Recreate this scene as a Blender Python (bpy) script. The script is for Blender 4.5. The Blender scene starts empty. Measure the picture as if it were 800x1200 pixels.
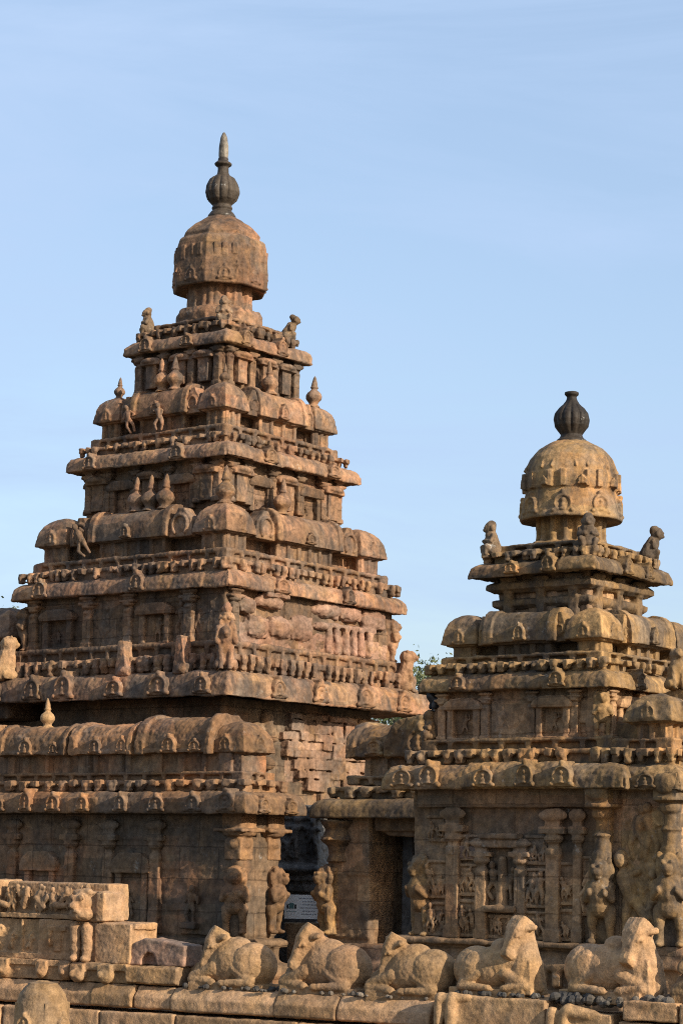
import bpy, math, random, time
from mathutils import Vector, Matrix, Euler
T0 = time.time()
rnd = random.Random(7)
PI = math.pi
scene = bpy.context.scene
COL = scene.collection
D = bpy.data

# ------------------------------------------------------------------ mesh collecting
def RZ(a): return Matrix.Rotation(a, 4, 'Z')
def TR(x, y, z): return Matrix.Translation((x, y, z))

class MB:
    """Collects closed pieces into one mesh."""
    def __init__(s): s.v = []; s.f = []
    def add(s, vs, fs, M=None):
        b = len(s.v)
        if M is not None: vs = [M @ Vector(p) for p in vs]
        s.v += [tuple(p) for p in vs]
        s.f += [tuple(i + b for i in f) for f in fs]
        return s
    def merge(s, o, M=None): return s.add(o.v, o.f, M)
    def box(s, x0, x1, y0, y1, z0, z1, M=None, taper=0.0, n=1):
        t = taper
        vs = [(x0, y0, z0), (x1, y0, z0), (x1, y1, z0), (x0, y1, z0),
              (x0 + t, y0 + t, z1), (x1 - t, y0 + t, z1), (x1 - t, y1 - t, z1), (x0 + t, y1 - t, z1)]
        return s.add(vs, [(3, 2, 1, 0), (4, 5, 6, 7), (0, 1, 5, 4), (1, 2, 6, 5), (2, 3, 7, 6), (3, 0, 4, 7)], M)
    def cbox(s, c, d, M=None, rot=None, taper=0.0):
        m = TR(*c)
        if rot: m = m @ Euler(rot).to_matrix().to_4x4()
        if M is not None: m = M @ m
        return s.box(-d[0] / 2, d[0] / 2, -d[1] / 2, d[1] / 2, -d[2] / 2, d[2] / 2, m, taper)
    def ell(s, c, r, M=None, rot=None, nu=12, nv=8):
        if not hasattr(r, '__len__'): r = (r, r, r)
        vs = []; fs = []
        for j in range(1, nv):
            t = PI * j / nv
            for i in range(nu):
                a = 2 * PI * i / nu
                vs.append((r[0] * math.sin(t) * math.cos(a), r[1] * math.sin(t) * math.sin(a), r[2] * math.cos(t)))
        vs += [(0, 0, r[2]), (0, 0, -r[2])]; n = (nv - 1) * nu
        for j in range(nv - 2):
            for i in range(nu):
                k = (i + 1) % nu
                fs.append((j * nu + i, (j + 1) * nu + i, (j + 1) * nu + k, j * nu + k))
        for i in range(nu):
            k = (i + 1) % nu
            fs.append((n, i, k)); fs.append((n + 1, (nv - 2) * nu + k, (nv - 2) * nu + i))
        m = TR(*c)
        if rot: m = m @ Euler(rot).to_matrix().to_4x4()
        if M is not None: m = M @ m
        return s.add(vs, fs, m)
    def cap(s, p0, p1, r0, r1, M=None, n=10, flat=1.0):
        p0 = Vector(p0); p1 = Vector(p1); d = p1 - p0; L = d.length
        q = d.to_track_quat('Z', 'Y').to_matrix().to_4x4()
        vs = []; fs = []; rings = []
        for t in (0.35, 0.7, 1.0): rings.append((r0 * math.sin(t * PI / 2), -r0 * math.cos(t * PI / 2)))
        for t in (1.0, 0.7, 0.35): rings.append((r1 * math.sin(t * PI / 2), L + r1 * math.cos(t * PI / 2)))
        for r, z in rings:
            for i in range(n):
                a = 2 * PI * i / n
                vs.append((r * math.cos(a), r * math.sin(a) * flat, z))
        m = len(rings)
        for j in range(m - 1):
            for i in range(n):
                k = (i + 1) % n
                fs.append((j * n + i, j * n + k, (j + 1) * n + k, (j + 1) * n + i))
        fs.append(tuple(reversed(range(n)))); fs.append(tuple((m - 1) * n + i for i in range(n)))
        mm = TR(*p0) @ q
        if M is not None: mm = M @ mm
        return s.add(vs, fs, mm)
    def lathe(s, prof, c=(0, 0, 0), n=24, M=None, flute=0, fd=0.0, phase=0.0, fl_z=None, sq=0.0):
        vs = []; fs = []
        for r, z in prof:
            for i in range(n):
                a = 2 * PI * i / n + phase
                k = 1.0
                if flute and (fl_z is None or fl_z[0] <= z <= fl_z[1]): k = 1 - fd * (1 - abs(math.sin(flute * (a - phase) / 2)) ** 0.6)
                if sq:
                    q = 1.0 / max(abs(math.cos(a)), abs(math.sin(a)))
                    k *= 1 + (q - 1) * sq
                vs.append((c[0] + r * k * math.cos(a), c[1] + r * k * math.sin(a), c[2] + z))
        m = len(prof)
        for j in range(m - 1):
            for i in range(n):
                k = (i + 1) % n
                fs.append((j * n + i, j * n + k, (j + 1) * n + k, (j + 1) * n + i))
        fs.append(tuple(reversed(range(n)))); fs.append(tuple((m - 1) * n + i for i in range(n)))
        return s.add(vs, fs, M)
    def ring(s, prof, hx, hy, cx=0.0, cy=0.0, M=None):
        """closed profile of (offset, z) swept round a rectangle"""
        n = len(prof); vs = []; fs = []
        for sx, sy in ((-1, -1), (1, -1), (1, 1), (-1, 1)):
            for o, z in prof: vs.append((cx + sx * (hx + o), cy + sy * (hy + o), z))
        for k in range(4):
            a = k * n; b = ((k + 1) % 4) * n
            for i in range(n):
                j = (i + 1) % n
                fs.append((a + i, b + i, b + j, a + j))
        return s.add(vs, fs, M)
    def extrude(s, poly, y0, y1, M=None):
        """polygon in (x, z) extruded along y"""
        n = len(poly)
        vs = [(x, y0, z) for x, z in poly] + [(x, y1, z) for x, z in poly]
        fs = [tuple(range(n)), tuple(reversed(range(n, 2 * n)))]
        for i in range(n):
            j = (i + 1) % n
            fs.append((i, i + n, j + n, j))
        return s.add(vs, fs, M)
    def torus_arch(s, cx, cz, R, r, y, a0, a1, n=14, M=None, sx=1.0, sz=1.0):
        pts = [(cx + R * sx * math.cos(a0 + (a1 - a0) * i / n), y, cz + R * sz * math.sin(a0 + (a1 - a0) * i / n)) for i in range(n + 1)]
        for i in range(n): s.cap(pts[i], pts[i + 1], r, r, M, n=6)
        return s

_tex = {}
def tex(size, depth):
    k = (size, depth)
    if k not in _tex:
        t = D.textures.new('erosion', 'CLOUDS'); t.noise_scale = size; t.noise_depth = depth; t.noise_basis = 'BLENDER_ORIGINAL'
        _tex[k] = t
    return _tex[k]

def fast_mesh(name, mb):
    me = D.meshes.new(name); me.from_pydata(mb.v, [], mb.f); me.update(); return me

TOTAL = [0]
def sculpt(name, mb, vox, smooth=1, big=(0.45, 0.05), fine=(0.07, 0.02), seed=None):
    """fuse the pieces into one weathered stone mesh"""
    off = Vector([rnd.uniform(-50, 50) for _ in range(3)])
    me = D.meshes.new(name)
    me.from_pydata([(p[0] + off[0], p[1] + off[1], p[2] + off[2]) for p in mb.v], [], mb.f); me.update()
    o = D.objects.new(name, me); COL.objects.link(o)
    m = o.modifiers.new('r', 'REMESH'); m.mode = 'VOXEL'; m.voxel_size = vox; m.use_smooth_shade = True
    if smooth:
        m = o.modifiers.new('s', 'SMOOTH'); m.factor = 0.5; m.iterations = smooth
    for size, st in (big, (0.16, big[1] * 0.55), fine):
        if st:
            st *= 1.0 if size > 0.1 else 0.8
            m = o.modifiers.new('d', 'DISPLACE'); m.texture = tex(size, 3 if size > 0.1 else 2); m.strength = st; m.mid_level = 0.5
            m.texture_coords = 'LOCAL'
    dg = bpy.context.evaluated_depsgraph_get()
    new = D.meshes.new_from_object(o.evaluated_get(dg), depsgraph=dg)
    new.transform(Matrix.Translation(-off)); new.name = name
    new.materials.clear()
    D.objects.remove(o); D.meshes.remove(me)
    TOTAL[0] += len(new.polygons)
    return new

def obj(name, me, mat, parent=None, loc=(0, 0, 0), rz=0.0, scale=None, **props):
    if isinstance(me, MB): me = fast_mesh(name, me)
    if mat is not None and len(me.materials) == 0: me.materials.append(mat)
    o = D.objects.new(name, me); COL.objects.link(o)
    o.location = loc; o.rotation_euler = (0, 0, rz)
    if scale: o.scale = (scale,) * 3 if not hasattr(scale, '__len__') else scale
    if parent is not None: o.parent = parent
    for k, v in props.items(): o[k] = v
    return o

def thing(name, label, category, loc=(0, 0, 0), rz=0.0, group=None):
    o = D.objects.new(name, None); COL.objects.link(o)
    o.location = loc; o.rotation_euler = (0, 0, rz); o.empty_display_size = 0.3
    o['label'] = label; o['category'] = category
    if group: o['group'] = group
    return o

# ------------------------------------------------------------------ materials
def nodes_of(m):
    m.use_nodes = True; nt = m.node_tree; nt.nodes.clear()
    return nt, nt.nodes, nt.links

def stone(name, cols, dark=0.6, dark_col=(0.055, 0.045, 0.038), white=0.25, ochre=0.0, courses=None, bump=0.55, rough=0.9, rnd_amt=0.35, grain=0.24, blocks=1.0, greyed=0.45):
    m = D.materials.new(name); nt, N, L = nodes_of(m)
    def nd(t, **k):
        n = N.new(t)
        for a, b in k.items(): setattr(n, a, b)
        return n
    out = nd('ShaderNodeOutputMaterial'); bs = nd('ShaderNodeBsdfPrincipled')
    L.new(bs.outputs[0], out.inputs[0]); bs.inputs['Roughness'].default_value = rough
    bs.inputs['Specular IOR Level'].default_value = 0.2
    geo = nd('ShaderNodeNewGeometry'); pos = geo.outputs['Position']
    def noise(scale, detail=5, rgh=0.6, vec=None, dist=0.0):
        n = nd('ShaderNodeTexNoise'); n.inputs['Scale'].default_value = scale; n.inputs['Detail'].default_value = detail
        n.inputs['Roughness'].default_value = rgh; n.inputs['Distortion'].default_value = dist
        L.new(vec or pos, n.inputs['Vector']); return n.outputs['Fac']
    def mr(v, a, b, c=0.0, d=1.0):
        n = nd('ShaderNodeMapRange'); n.inputs[1].default_value = a; n.inputs[2].default_value = b
        n.inputs[3].default_value = c; n.inputs[4].default_value = d; L.new(v, n.inputs[0]); return n.outputs[0]
    def mul(a, b):
        n = nd('ShaderNodeMath', operation='MULTIPLY'); L.new(a, n.inputs[0])
        if isinstance(b, float): n.inputs[1].default_value = b
        else: L.new(b, n.inputs[1])
        return n.outputs[0]
    def add(a, b):
        n = nd('ShaderNodeMath', operation='ADD'); L.new(a, n.inputs[0])
        if isinstance(b, float): n.inputs[1].default_value = b
        else: L.new(b, n.inputs[1])
        return n.outputs[0]
    def mix(f, a, b, mode='MIX'):
        n = nd('ShaderNodeMix', data_type='RGBA', blend_type=mode)
        if isinstance(f, float): n.inputs[0].default_value = f
        else: L.new(f, n.inputs[0])
        for s, i in ((a, 6), (b, 7)):
            if isinstance(s, tuple): n.inputs[i].default_value = (*s, 1)
            else: L.new(s, n.inputs[i])
        return n.outputs[2]
    def grey(v):
        n = nd('ShaderNodeCombineColor')
        for i in range(3): L.new(v, n.inputs[i])
        return n.outputs[0]
    stretch = nd('ShaderNodeVectorMath', operation='MULTIPLY'); L.new(pos, stretch.inputs[0]); stretch.inputs[1].default_value = (1, 1, 0.4)
    oi = nd('ShaderNodeObjectInfo').outputs['Random']
    n1 = noise(0.55, 6, 0.62)
    rp = nd('ShaderNodeValToRGB'); L.new(add(n1, mr(oi, 0, 1, -0.07, 0.07)), rp.inputs[0])
    e = rp.color_ramp.elements; e[0].position = 0.36; e[0].color = (*cols[0], 1); e[1].position = 0.64; e[1].color = (*cols[-1], 1)
    for i, c in enumerate(cols[1:-1]):
        k = e.new(0.36 + 0.28 * (i + 1) / (len(cols) - 1)); k.color = (*c, 1)
    col = rp.outputs[0]
    if ochre: col = mix(mul(mr(noise(1.3, 7, 0.7), 0.52, 0.66), ochre), col, (0.36, 0.195, 0.06))
    # individual blocks differ in tint
    bv = nd('ShaderNodeVectorMath', operation='MULTIPLY'); L.new(pos, bv.inputs[0]); bv.inputs[1].default_value = (0.9, 0.9, 2.4)
    vo = nd('ShaderNodeTexVoronoi', distance='CHEBYCHEV'); vo.inputs['Scale'].default_value = 0.9; vo.inputs['Randomness'].default_value = 0.7; L.new(bv.outputs[0], vo.inputs['Vector'])
    vs_ = nd('ShaderNodeSeparateColor'); L.new(vo.outputs['Color'], vs_.inputs[0])
    if blocks:
        col = mix(mul(mr(vs_.outputs[0], 0.5, 1.0), 0.55 * blocks), col, mix(1.0, col, (0.62, 0.66, 0.72), 'MULTIPLY'))
        col = mix(mul(mr(vs_.outputs[1], 0.6, 1.0), 0.6 * blocks), col, mix(1.0, col, (1.28, 1.06, 0.98), 'MULTIPLY'))
        col = mix(1.0, col, grey(mr(vs_.outputs[2], 0, 1, 1 - 0.22 * blocks, 1 + 0.2 * blocks)), 'MULTIPLY')
    gp = mul(mr(noise(0.9, 8, 0.7, None, 0.4), 0.50, 0.62), greyed)
    col = mix(gp, col, (0.135, 0.118, 0.10))
    n2 = noise(1.9, 10, 0.72, stretch.outputs[0], 0.3)
    col = mix(mul(mr(n2, 0.46, 0.60), dark), col, dark_col)
    if courses:
        w, h, amt = courses
        sp = nd('ShaderNodeSeparateXYZ'); L.new(pos, sp.inputs[0])
        wob = noise(2.0, 3)
        cx = nd('ShaderNodeCombineXYZ'); L.new(add(add(sp.outputs[0], sp.outputs[1]), mul(wob, 0.1)), cx.inputs[0]); L.new(add(sp.outputs[2], mul(wob, 0.08)), cx.inputs[1])
        br = nd('ShaderNodeTexBrick'); L.new(cx.outputs[0], br.inputs['Vector'])
        br.inputs['Color1'].default_value = (0.72, 0.72, 0.72, 1); br.inputs['Color2'].default_value = (1.2, 1.17, 1.12, 1); br.inputs['Mortar'].default_value = (0.55, 0.52, 0.5, 1)
        br.inputs['Scale'].default_value = 1.0; br.inputs['Mortar Size'].default_value = 0.014; br.inputs['Mortar Smooth'].default_value = 0.4
        br.inputs['Brick Width'].default_value = w; br.inputs['Row Height'].default_value = h
        col = mix(amt, col, mix(1.0, col, br.outputs['Color'], 'MULTIPLY'))
    n3 = noise(8.0, 7, 0.65); n4 = noise(48.0, 4, 0.7)
    col = mix(1.0, col, grey(mr(n3, 0.3, 0.7, 0.58, 1.38)), 'MULTIPLY')
    col = mix(1.0, col, grey(mr(n4, 0.3, 0.7, 1 - grain, 1 + grain)), 'MULTIPLY')
    col = mix(1.0, col, grey(mr(oi, 0, 1, 1 - rnd_amt * 0.6, 1 + rnd_amt * 0.5)), 'MULTIPLY')
    if white:
        wf = mul(mul(mr(noise(2.6, 9, 0.75), 0.60, 0.68), mr(noise(17.0, 4, 0.6), 0.45, 0.6)), white)
        col = mix(wf, col, (0.5, 0.48, 0.44))
    L.new(col, bs.inputs['Base Color'])
    b1 = nd('ShaderNodeBump'); b1.inputs['Strength'].default_value = bump; b1.inputs['Distance'].default_value = 0.03
    hgt = add(mul(n3, 0.7), mul(n4, 0.16)); L.new(hgt, b1.inputs['Height'])
    if courses:
        b2 = nd('ShaderNodeBump'); b2.inputs['Strength'].default_value = 0.6; b2.inputs['Distance'].default_value = 0.03; b2.invert = True
        L.new(br.outputs['Fac'], b2.inputs['Height']); L.new(b2.outputs[0], b1.inputs['Normal'])
    L.new(b1.outputs[0], bs.inputs['Normal'])
    return m

def plain(name, c, rough=0.6, metal=0.0, var=0.15, scale=8.0):
    m = D.materials.new(name); nt, N, L = nodes_of(m)
    out = N.new('ShaderNodeOutputMaterial'); bs = N.new('ShaderNodeBsdfPrincipled'); L.new(bs.outputs[0], out.inputs[0])
    bs.inputs['Roughness'].default_value = rough
    n = N.new('ShaderNodeTexNoise'); n.inputs['Scale'].default_value = scale; n.inputs['Detail'].default_value = 5
    g = N.new('ShaderNodeNewGeometry'); L.new(g.outputs['Position'], n.inputs['Vector'])
    r = N.new('ShaderNodeValToRGB'); L.new(n.outputs['Fac'], r.inputs[0])
    r.color_ramp.elements[0].position = 0.3; r.color_ramp.elements[1].position = 0.7
    r.color_ramp.elements[0].color = (*[x * (1 - var) for x in c], 1); r.color_ramp.elements[1].color = (*[min(1, x * (1 + var)) for x in c], 1)
    L.new(r.outputs[0], bs.inputs['Base Color'])
    return m

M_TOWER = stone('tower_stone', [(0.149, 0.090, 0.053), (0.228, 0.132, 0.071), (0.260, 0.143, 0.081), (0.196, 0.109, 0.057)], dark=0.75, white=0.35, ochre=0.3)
M_WALL = stone('tower_wall_stone', [(0.125, 0.078, 0.049), (0.196, 0.115, 0.062), (0.235, 0.131, 0.076)], dark=0.6, white=0.3, ochre=0.15, courses=(0.95, 0.42, 0.55))
M_SMALL = stone('small_tower_stone', [(0.161, 0.101, 0.051), (0.252, 0.150, 0.064), (0.279, 0.163, 0.068)], dark=0.75, white=0.35, ochre=0.3)
M_SMALLWALL = stone('small_tower_wall_stone', [(0.223, 0.140, 0.077), (0.328, 0.197, 0.102), (0.368, 0.208, 0.098)], dark=0.42, white=0.35, ochre=0.15, courses=(0.8, 0.55, 0.5))
M_ANNEX = stone('gallery_stone', [(0.168, 0.096, 0.050), (0.258, 0.138, 0.065), (0.293, 0.154, 0.075)], dark=0.5, white=0.2, ochre=0.2)
M_ANNEXWALL = stone('gallery_wall_stone', [(0.130, 0.089, 0.058), (0.202, 0.126, 0.071), (0.302, 0.147, 0.071)], dark=0.6, white=0.3, courses=(1.0, 0.62, 0.7))
M_PINK = stone('mortared_stone', [(0.219, 0.128, 0.080), (0.261, 0.152, 0.102), (0.185, 0.109, 0.068)], dark=0.35, white=0.4, ochre=0.3)
M_BRICK = stone('brick_course_stone', [(0.144, 0.080, 0.047), (0.205, 0.115, 0.066), (0.243, 0.146, 0.094), (0.114, 0.066, 0.039)], dark=0.3, white=0.2, ochre=0.3, rnd_amt=0.6)
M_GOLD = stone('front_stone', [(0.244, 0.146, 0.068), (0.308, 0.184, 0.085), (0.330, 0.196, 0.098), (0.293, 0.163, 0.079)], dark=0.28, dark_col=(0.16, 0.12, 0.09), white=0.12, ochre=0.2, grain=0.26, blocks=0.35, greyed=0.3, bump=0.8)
M_BASALT = stone('dark_basalt', [(0.022, 0.017, 0.013), (0.036, 0.027, 0.02), (0.06, 0.045, 0.032)], dark=0.3, dark_col=(0.012, 0.010, 0.009), white=0.9, rough=0.62, bump=0.5, blocks=0.0, greyed=0.0)
M_BLACK = stone('black_stone_and_shade', [(0.035, 0.031, 0.028), (0.085, 0.075, 0.066), (0.15, 0.13, 0.11)], dark=0.6, dark_col=(0.008, 0.008, 0.008), white=0.5, rough=0.5, blocks=0.0, greyed=0.0)  # black stone of the pier; also painted shade inside the passage doorway
M_GRAVEL = stone('gravel_stone', [(0.06, 0.055, 0.05), (0.16, 0.13, 0.10), (0.22, 0.17, 0.13)], dark=0.4, white=0.3, blocks=0.0, greyed=0.0)

# ------------------------------------------------------------------ carved pieces
def figure_relief(mb, x0, x1, z0, z1, y, n, r=None, M=None, depth=0.6):
    """a crowd of half sunk figures on a panel facing -y"""
    r = r or rnd
    for i in range(n):
        h = (z1 - z0) * r.uniform(0.55, 0.98); x = x0 + (x1 - x0) * (i + r.uniform(0.3, 0.7)) / n
        b = z0 + (z1 - z0 - h) * r.uniform(0, 1) * 0.6
        lean = r.uniform(-0.18, 0.18) * h
        hip = (x + lean * 0.3, y, b + h * 0.46); ch = (x + lean, y, b + h * 0.70)
        mb.ell((x + lean * 1.3, y - 0.03 * h, b + h * 0.90), (0.085 * h, 0.09 * h, 0.105 * h), M)
        mb.cap(hip, ch, 0.085 * h, 0.115 * h, M)
        for sg in (-1, 1):
            k = (x + sg * r.uniform(0.05, 0.2) * h, y - 0.02, b + h * r.uniform(0.22, 0.32)); ft = (x + sg * r.uniform(0.04, 0.16) * h, y, b + 0.03)
            mb.cap((hip[0] + sg * 0.05 * h, y, hip[2]), k, 0.07 * h, 0.055 * h, M); mb.cap(k, ft, 0.05 * h, 0.04 * h, M)
            el = (ch[0] + sg * r.uniform(0.14, 0.24) * h, y, ch[2] + r.uniform(-0.22, 0.1) * h)
            hd = (el[0] + sg * r.uniform(-0.12, 0.1) * h, y - 0.02, el[2] + r.uniform(-0.18, 0.22) * h)
            mb.cap((ch[0] + sg * 0.1 * h, y, ch[2] + 0.05 * h), el, 0.045 * h, 0.04 * h, M); mb.cap(el, hd, 0.038 * h, 0.035 * h, M)

def lion_upright(h, mane=True, slab=True):
    """rearing lion standing against a wall, facing -y, feet at z=0"""
    mb = MB()
    for s in (-1, 1):
        mb.cap((s * 0.115 * h, -0.02 * h, 0.36 * h), (s * 0.125 * h, -0.05 * h, 0.2 * h), 0.095 * h, 0.06 * h)
        mb.cap((s * 0.125 * h, -0.04 * h, 0.2 * h), (s * 0.125 * h, -0.02 * h, 0.04 * h), 0.058 * h, 0.05 * h)
        mb.ell((s * 0.13 * h, -0.07 * h, 0.03 * h), (0.06 * h, 0.085 * h, 0.035 * h))
        mb.cap((s * 0.15 * h, -0.06 * h, 0.64 * h), (s * 0.185 * h, -0.1 * h, 0.5 * h), 0.06 * h, 0.045 * h)
        mb.cap((s * 0.185 * h, -0.1 * h, 0.5 * h), (s * 0.11 * h, -0.19 * h, 0.58 * h), 0.045 * h, 0.045 * h)
        mb.ell((s * 0.055 * h, -0.2 * h, 0.865 * h), 0.03 * h)
        mb.ell((s * 0.12 * h, -0.07 * h, 0.93 * h), (0.04 * h, 0.03 * h, 0.045 * h))
    mb.ell((0, -0.04 * h, 0.42 * h), (0.165 * h, 0.14 * h, 0.14 * h)); mb.ell((0, -0.07 * h, 0.58 * h), (0.175 * h, 0.15 * h, 0.18 * h))
    mb.ell((0, -0.08 * h, 0.83 * h), (0.125 * h, 0.125 * h, 0.14 * h))
    if mane: mb.ell((0, -0.03 * h, 0.81 * h), (0.185 * h, 0.09 * h, 0.195 * h))
    mb.ell((0, -0.19 * h, 0.80 * h), (0.075 * h, 0.07 * h, 0.055 * h)); mb.ell((0, -0.17 * h, 0.745 * h), (0.06 * h, 0.06 * h, 0.03 * h))
    if slab: mb.box(-0.13 * h, 0.13 * h, 0.0, 0.18 * h, 0.0, 0.95 * h)
    return mb

def slim(mb, k):
    mb.v = [(p[0] * k, p[1], p[2]) for p in mb.v]; return mb

def lion_seated(h):
    """lion sitting upright, facing -y"""
    mb = MB()
    mb.ell((0, 0.10 * h, 0.2 * h), (0.2 * h, 0.24 * h, 0.22 * h)); mb.cap((0, 0.06 * h, 0.25 * h), (0, -0.04 * h, 0.66 * h), 0.2 * h, 0.16 * h)
    mb.ell((0, -0.02 * h, 0.8 * h), (0.19 * h, 0.16 * h, 0.19 * h)); mb.ell((0, -0.14 * h, 0.84 * h), (0.12 * h, 0.12 * h, 0.13 * h))
    mb.ell((0, -0.25 * h, 0.80 * h), (0.075 * h, 0.06 * h, 0.06 * h)); mb.ell((0, -0.2 * h, 0.74 * h), (0.06 * h, 0.06 * h, 0.035 * h))
    for s in (-1, 1):
        mb.cap((s * 0.11 * h, -0.1 * h, 0.5 * h), (s * 0.1 * h, -0.18 * h, 0.05 * h), 0.075 * h, 0.055 * h)
        mb.ell((s * 0.1 * h, -0.22 * h, 0.035 * h), (0.06 * h, 0.09 * h, 0.04 * h)); mb.ell((s * 0.19 * h, 0.0, 0.13 * h), (0.08 * h, 0.19 * h, 0.13 * h))
        mb.ell((s * 0.05 * h, -0.225 * h, 0.87 * h), 0.025 * h); mb.ell((s * 0.14 * h, -0.04 * h, 0.94 * h), (0.04 * h, 0.03 * h, 0.04 * h))
    return mb

def dwarf_seated(h, bow=0.0):
    """squat worn figure sitting with folded legs, facing -y"""
    mb = MB(); b = bow * h
    mb.ell((0, 0.02 * h, 0.15 * h), (0.29 * h, 0.25 * h, 0.17 * h)); mb.cap((0, 0.05 * h, 0.2 * h), (0, -0.02 * h - b * 0.5, 0.56 * h), 0.235 * h, 0.19 * h, n=14)
    mb.ell((0, -0.05 * h - b, 0.78 * h), (0.165 * h, 0.175 * h, 0.185 * h)); mb.ell((0, 0.0 - b * 0.8, 0.9 * h), (0.13 * h, 0.13 * h, 0.12 * h)); mb.ell((0, -0.2 * h - b, 0.73 * h), (0.075 * h, 0.06 * h, 0.06 * h))
    for s in (-1, 1):
        mb.cap((s * 0.13 * h, -0.05 * h, 0.14 * h), (s * 0.21 * h, -0.2 * h, 0.26 * h), 0.11 * h, 0.085 * h); mb.cap((s * 0.21 * h, -0.2 * h, 0.26 * h), (s * 0.14 * h, -0.2 * h, 0.04 * h), 0.08 * h, 0.06 * h)
        mb.cap((s * 0.19 * h, -b * 0.4, 0.56 * h), (s * 0.25 * h, -0.08 * h, 0.40 * h), 0.075 * h, 0.065 * h); mb.cap((s * 0.25 * h, -0.08 * h, 0.40 * h), (s * 0.1 * h, -0.2 * h, 0.44 * h), 0.06 * h, 0.055 * h)
        mb.ell((s * 0.065 * h, -0.2 * h - b, 0.82 * h), 0.03 * h); mb.ell((s * 0.165 * h, -0.02 * h - b, 0.78 * h), (0.04 * h, 0.06 * h, 0.08 * h))
    return mb

def standing_figure(h, r):
    mb = MB(); figure_relief(mb, -0.01, 0.01, 0, h, 0, 1, r); return mb

def kudu_mb(w):
    """horseshoe arch window carved on a cornice, facing -y; w = width; base at z=0"""
    mb = MB(); R = w * 0.36; cz = w * 0.42
    mb.extrude([(-w * 0.5, 0), (w * 0.5, 0), (w * 0.5, w * 0.12), (w * 0.40, w * 0.2), (w * 0.42, w * 0.5), (w * 0.3, w * 0.74), (w * 0.13, w * 0.86), (w * 0.1, w * 1.02),
                (-w * 0.1, w * 1.02), (-w * 0.13, w * 0.86), (-w * 0.3, w * 0.74), (-w * 0.42, w * 0.5), (-w * 0.40, w * 0.2), (-w * 0.5, w * 0.12)], -0.035 * w, w * 0.75)
    mb.torus_arch(0, cz, R * 1.03, w * 0.062, -0.055 * w, -0.28 * PI, 1.28 * PI)
    for s in (-1, 1): mb.ell((s * w * 0.42, -0.05 * w, w * 0.1), (w * 0.12, w * 0.1, w * 0.1))
    mb.ell((0, -0.02 * w, w * 0.92), (w * 0.13, w * 0.12, w * 0.14))
    mb.ell((0, -0.06 * w, w * 0.56), w * 0.085); mb.ell((0, -0.05 * w, w * 0.32), (w * 0.13, w * 0.09, w * 0.15)); mb.ell((0, -0.07 * w, w * 0.17), (w * 0.18, w * 0.08, w * 0.06))
    return mb

def finial_mb(h):
    mb = MB()
    mb.lathe([(0.22 * h, 0), (0.20 * h, 0.05 * h), (0.13 * h, 0.1 * h), (0.15 * h, 0.16 * h), (0.24 * h, 0.27 * h), (0.25 * h, 0.36 * h), (0.2 * h, 0.46 * h), (0.1 * h, 0.54 * h),
              (0.08 * h, 0.58 * h), (0.12 * h, 0.62 * h), (0.09 * h, 0.66 * h), (0.075 * h, 0.78 * h), (0.045 * h, 0.93 * h), (0.01 * h, 1.0 * h)], n=14)
    return mb

def pilaster_mb(h, w, d=0.16):
    """flat pilaster with base, cushion and bracket capital, facing -y, back at y=0"""
    mb = MB()
    mb.box(-w * 0.62, w * 0.62, -d * 1.15, 0.05, 0, h * 0.09); mb.box(-w * 0.5, w * 0.5, -d, 0.05, 0, h * 0.70)
    mb.ell((0, -d * 0.45, h * 0.66), (w * 0.62, d * 0.85, h * 0.05)); mb.box(-w * 0.36, w * 0.36, -d * 0.8, 0.05, h * 0.66, h * 0.78)
    mb.ell((0, -d * 0.5, h * 0.775), (w * 0.75, d * 0.95, h * 0.045)); mb.box(-w * 0.95, w * 0.95, -d * 1.35, 0.05, h * 0.81, h * 0.865)
    mb.box(-w * 0.55, w * 0.55, -d * 1.0, 0.05, h * 0.865, h); mb.ell((0, -d * 0.8, h * 0.95), (w * 1.1, d * 0.7, h * 0.05))
    return mb

def niche_mb(w, h, d=0.14, r=None):
    """door-like niche under a little domed hood, with a figure"""
    r = r or rnd; mb = MB()
    for s in (-1, 1): mb.box(s * w * 0.5 - w * 0.11, s * w * 0.5 + w * 0.11, -d, 0.05, 0, h * 0.7)
    mb.box(-w * 0.72, w * 0.72, -d * 1.4, 0.05, h * 0.70, h * 0.77)
    mb.extrude([(-w * 0.74, h * 0.77), (w * 0.74, h * 0.77), (w * 0.66, h * 0.88), (w * 0.4, h * 0.97), (-w * 0.4, h * 0.97), (-w * 0.66, h * 0.88)], -d * 1.5, 0.05)
    mb.box(-w * 0.6, w * 0.6, -d * 1.1, 0.05, 0, h * 0.05)
    figure_relief(mb, -w * 0.25, w * 0.25, h * 0.05, h * 0.66, -0.01, 1, r)
    return mb

def barrel_poly(w, h, seg=12):
    """cross-section of a wagon-vault roof in (across, z): bulging sides, rounded crown"""
    pts = []
    for i in range(seg + 1):
        a = PI * i / seg
        x = math.cos(a); z = math.sin(a)
        pts.append((0.5 * w * (abs(x) ** 0.75) * (1 if x > 0 else -1) * (1.0 + 0.04 * z), h * (z ** 0.8 if z > 0 else 0)))
    return pts

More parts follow.
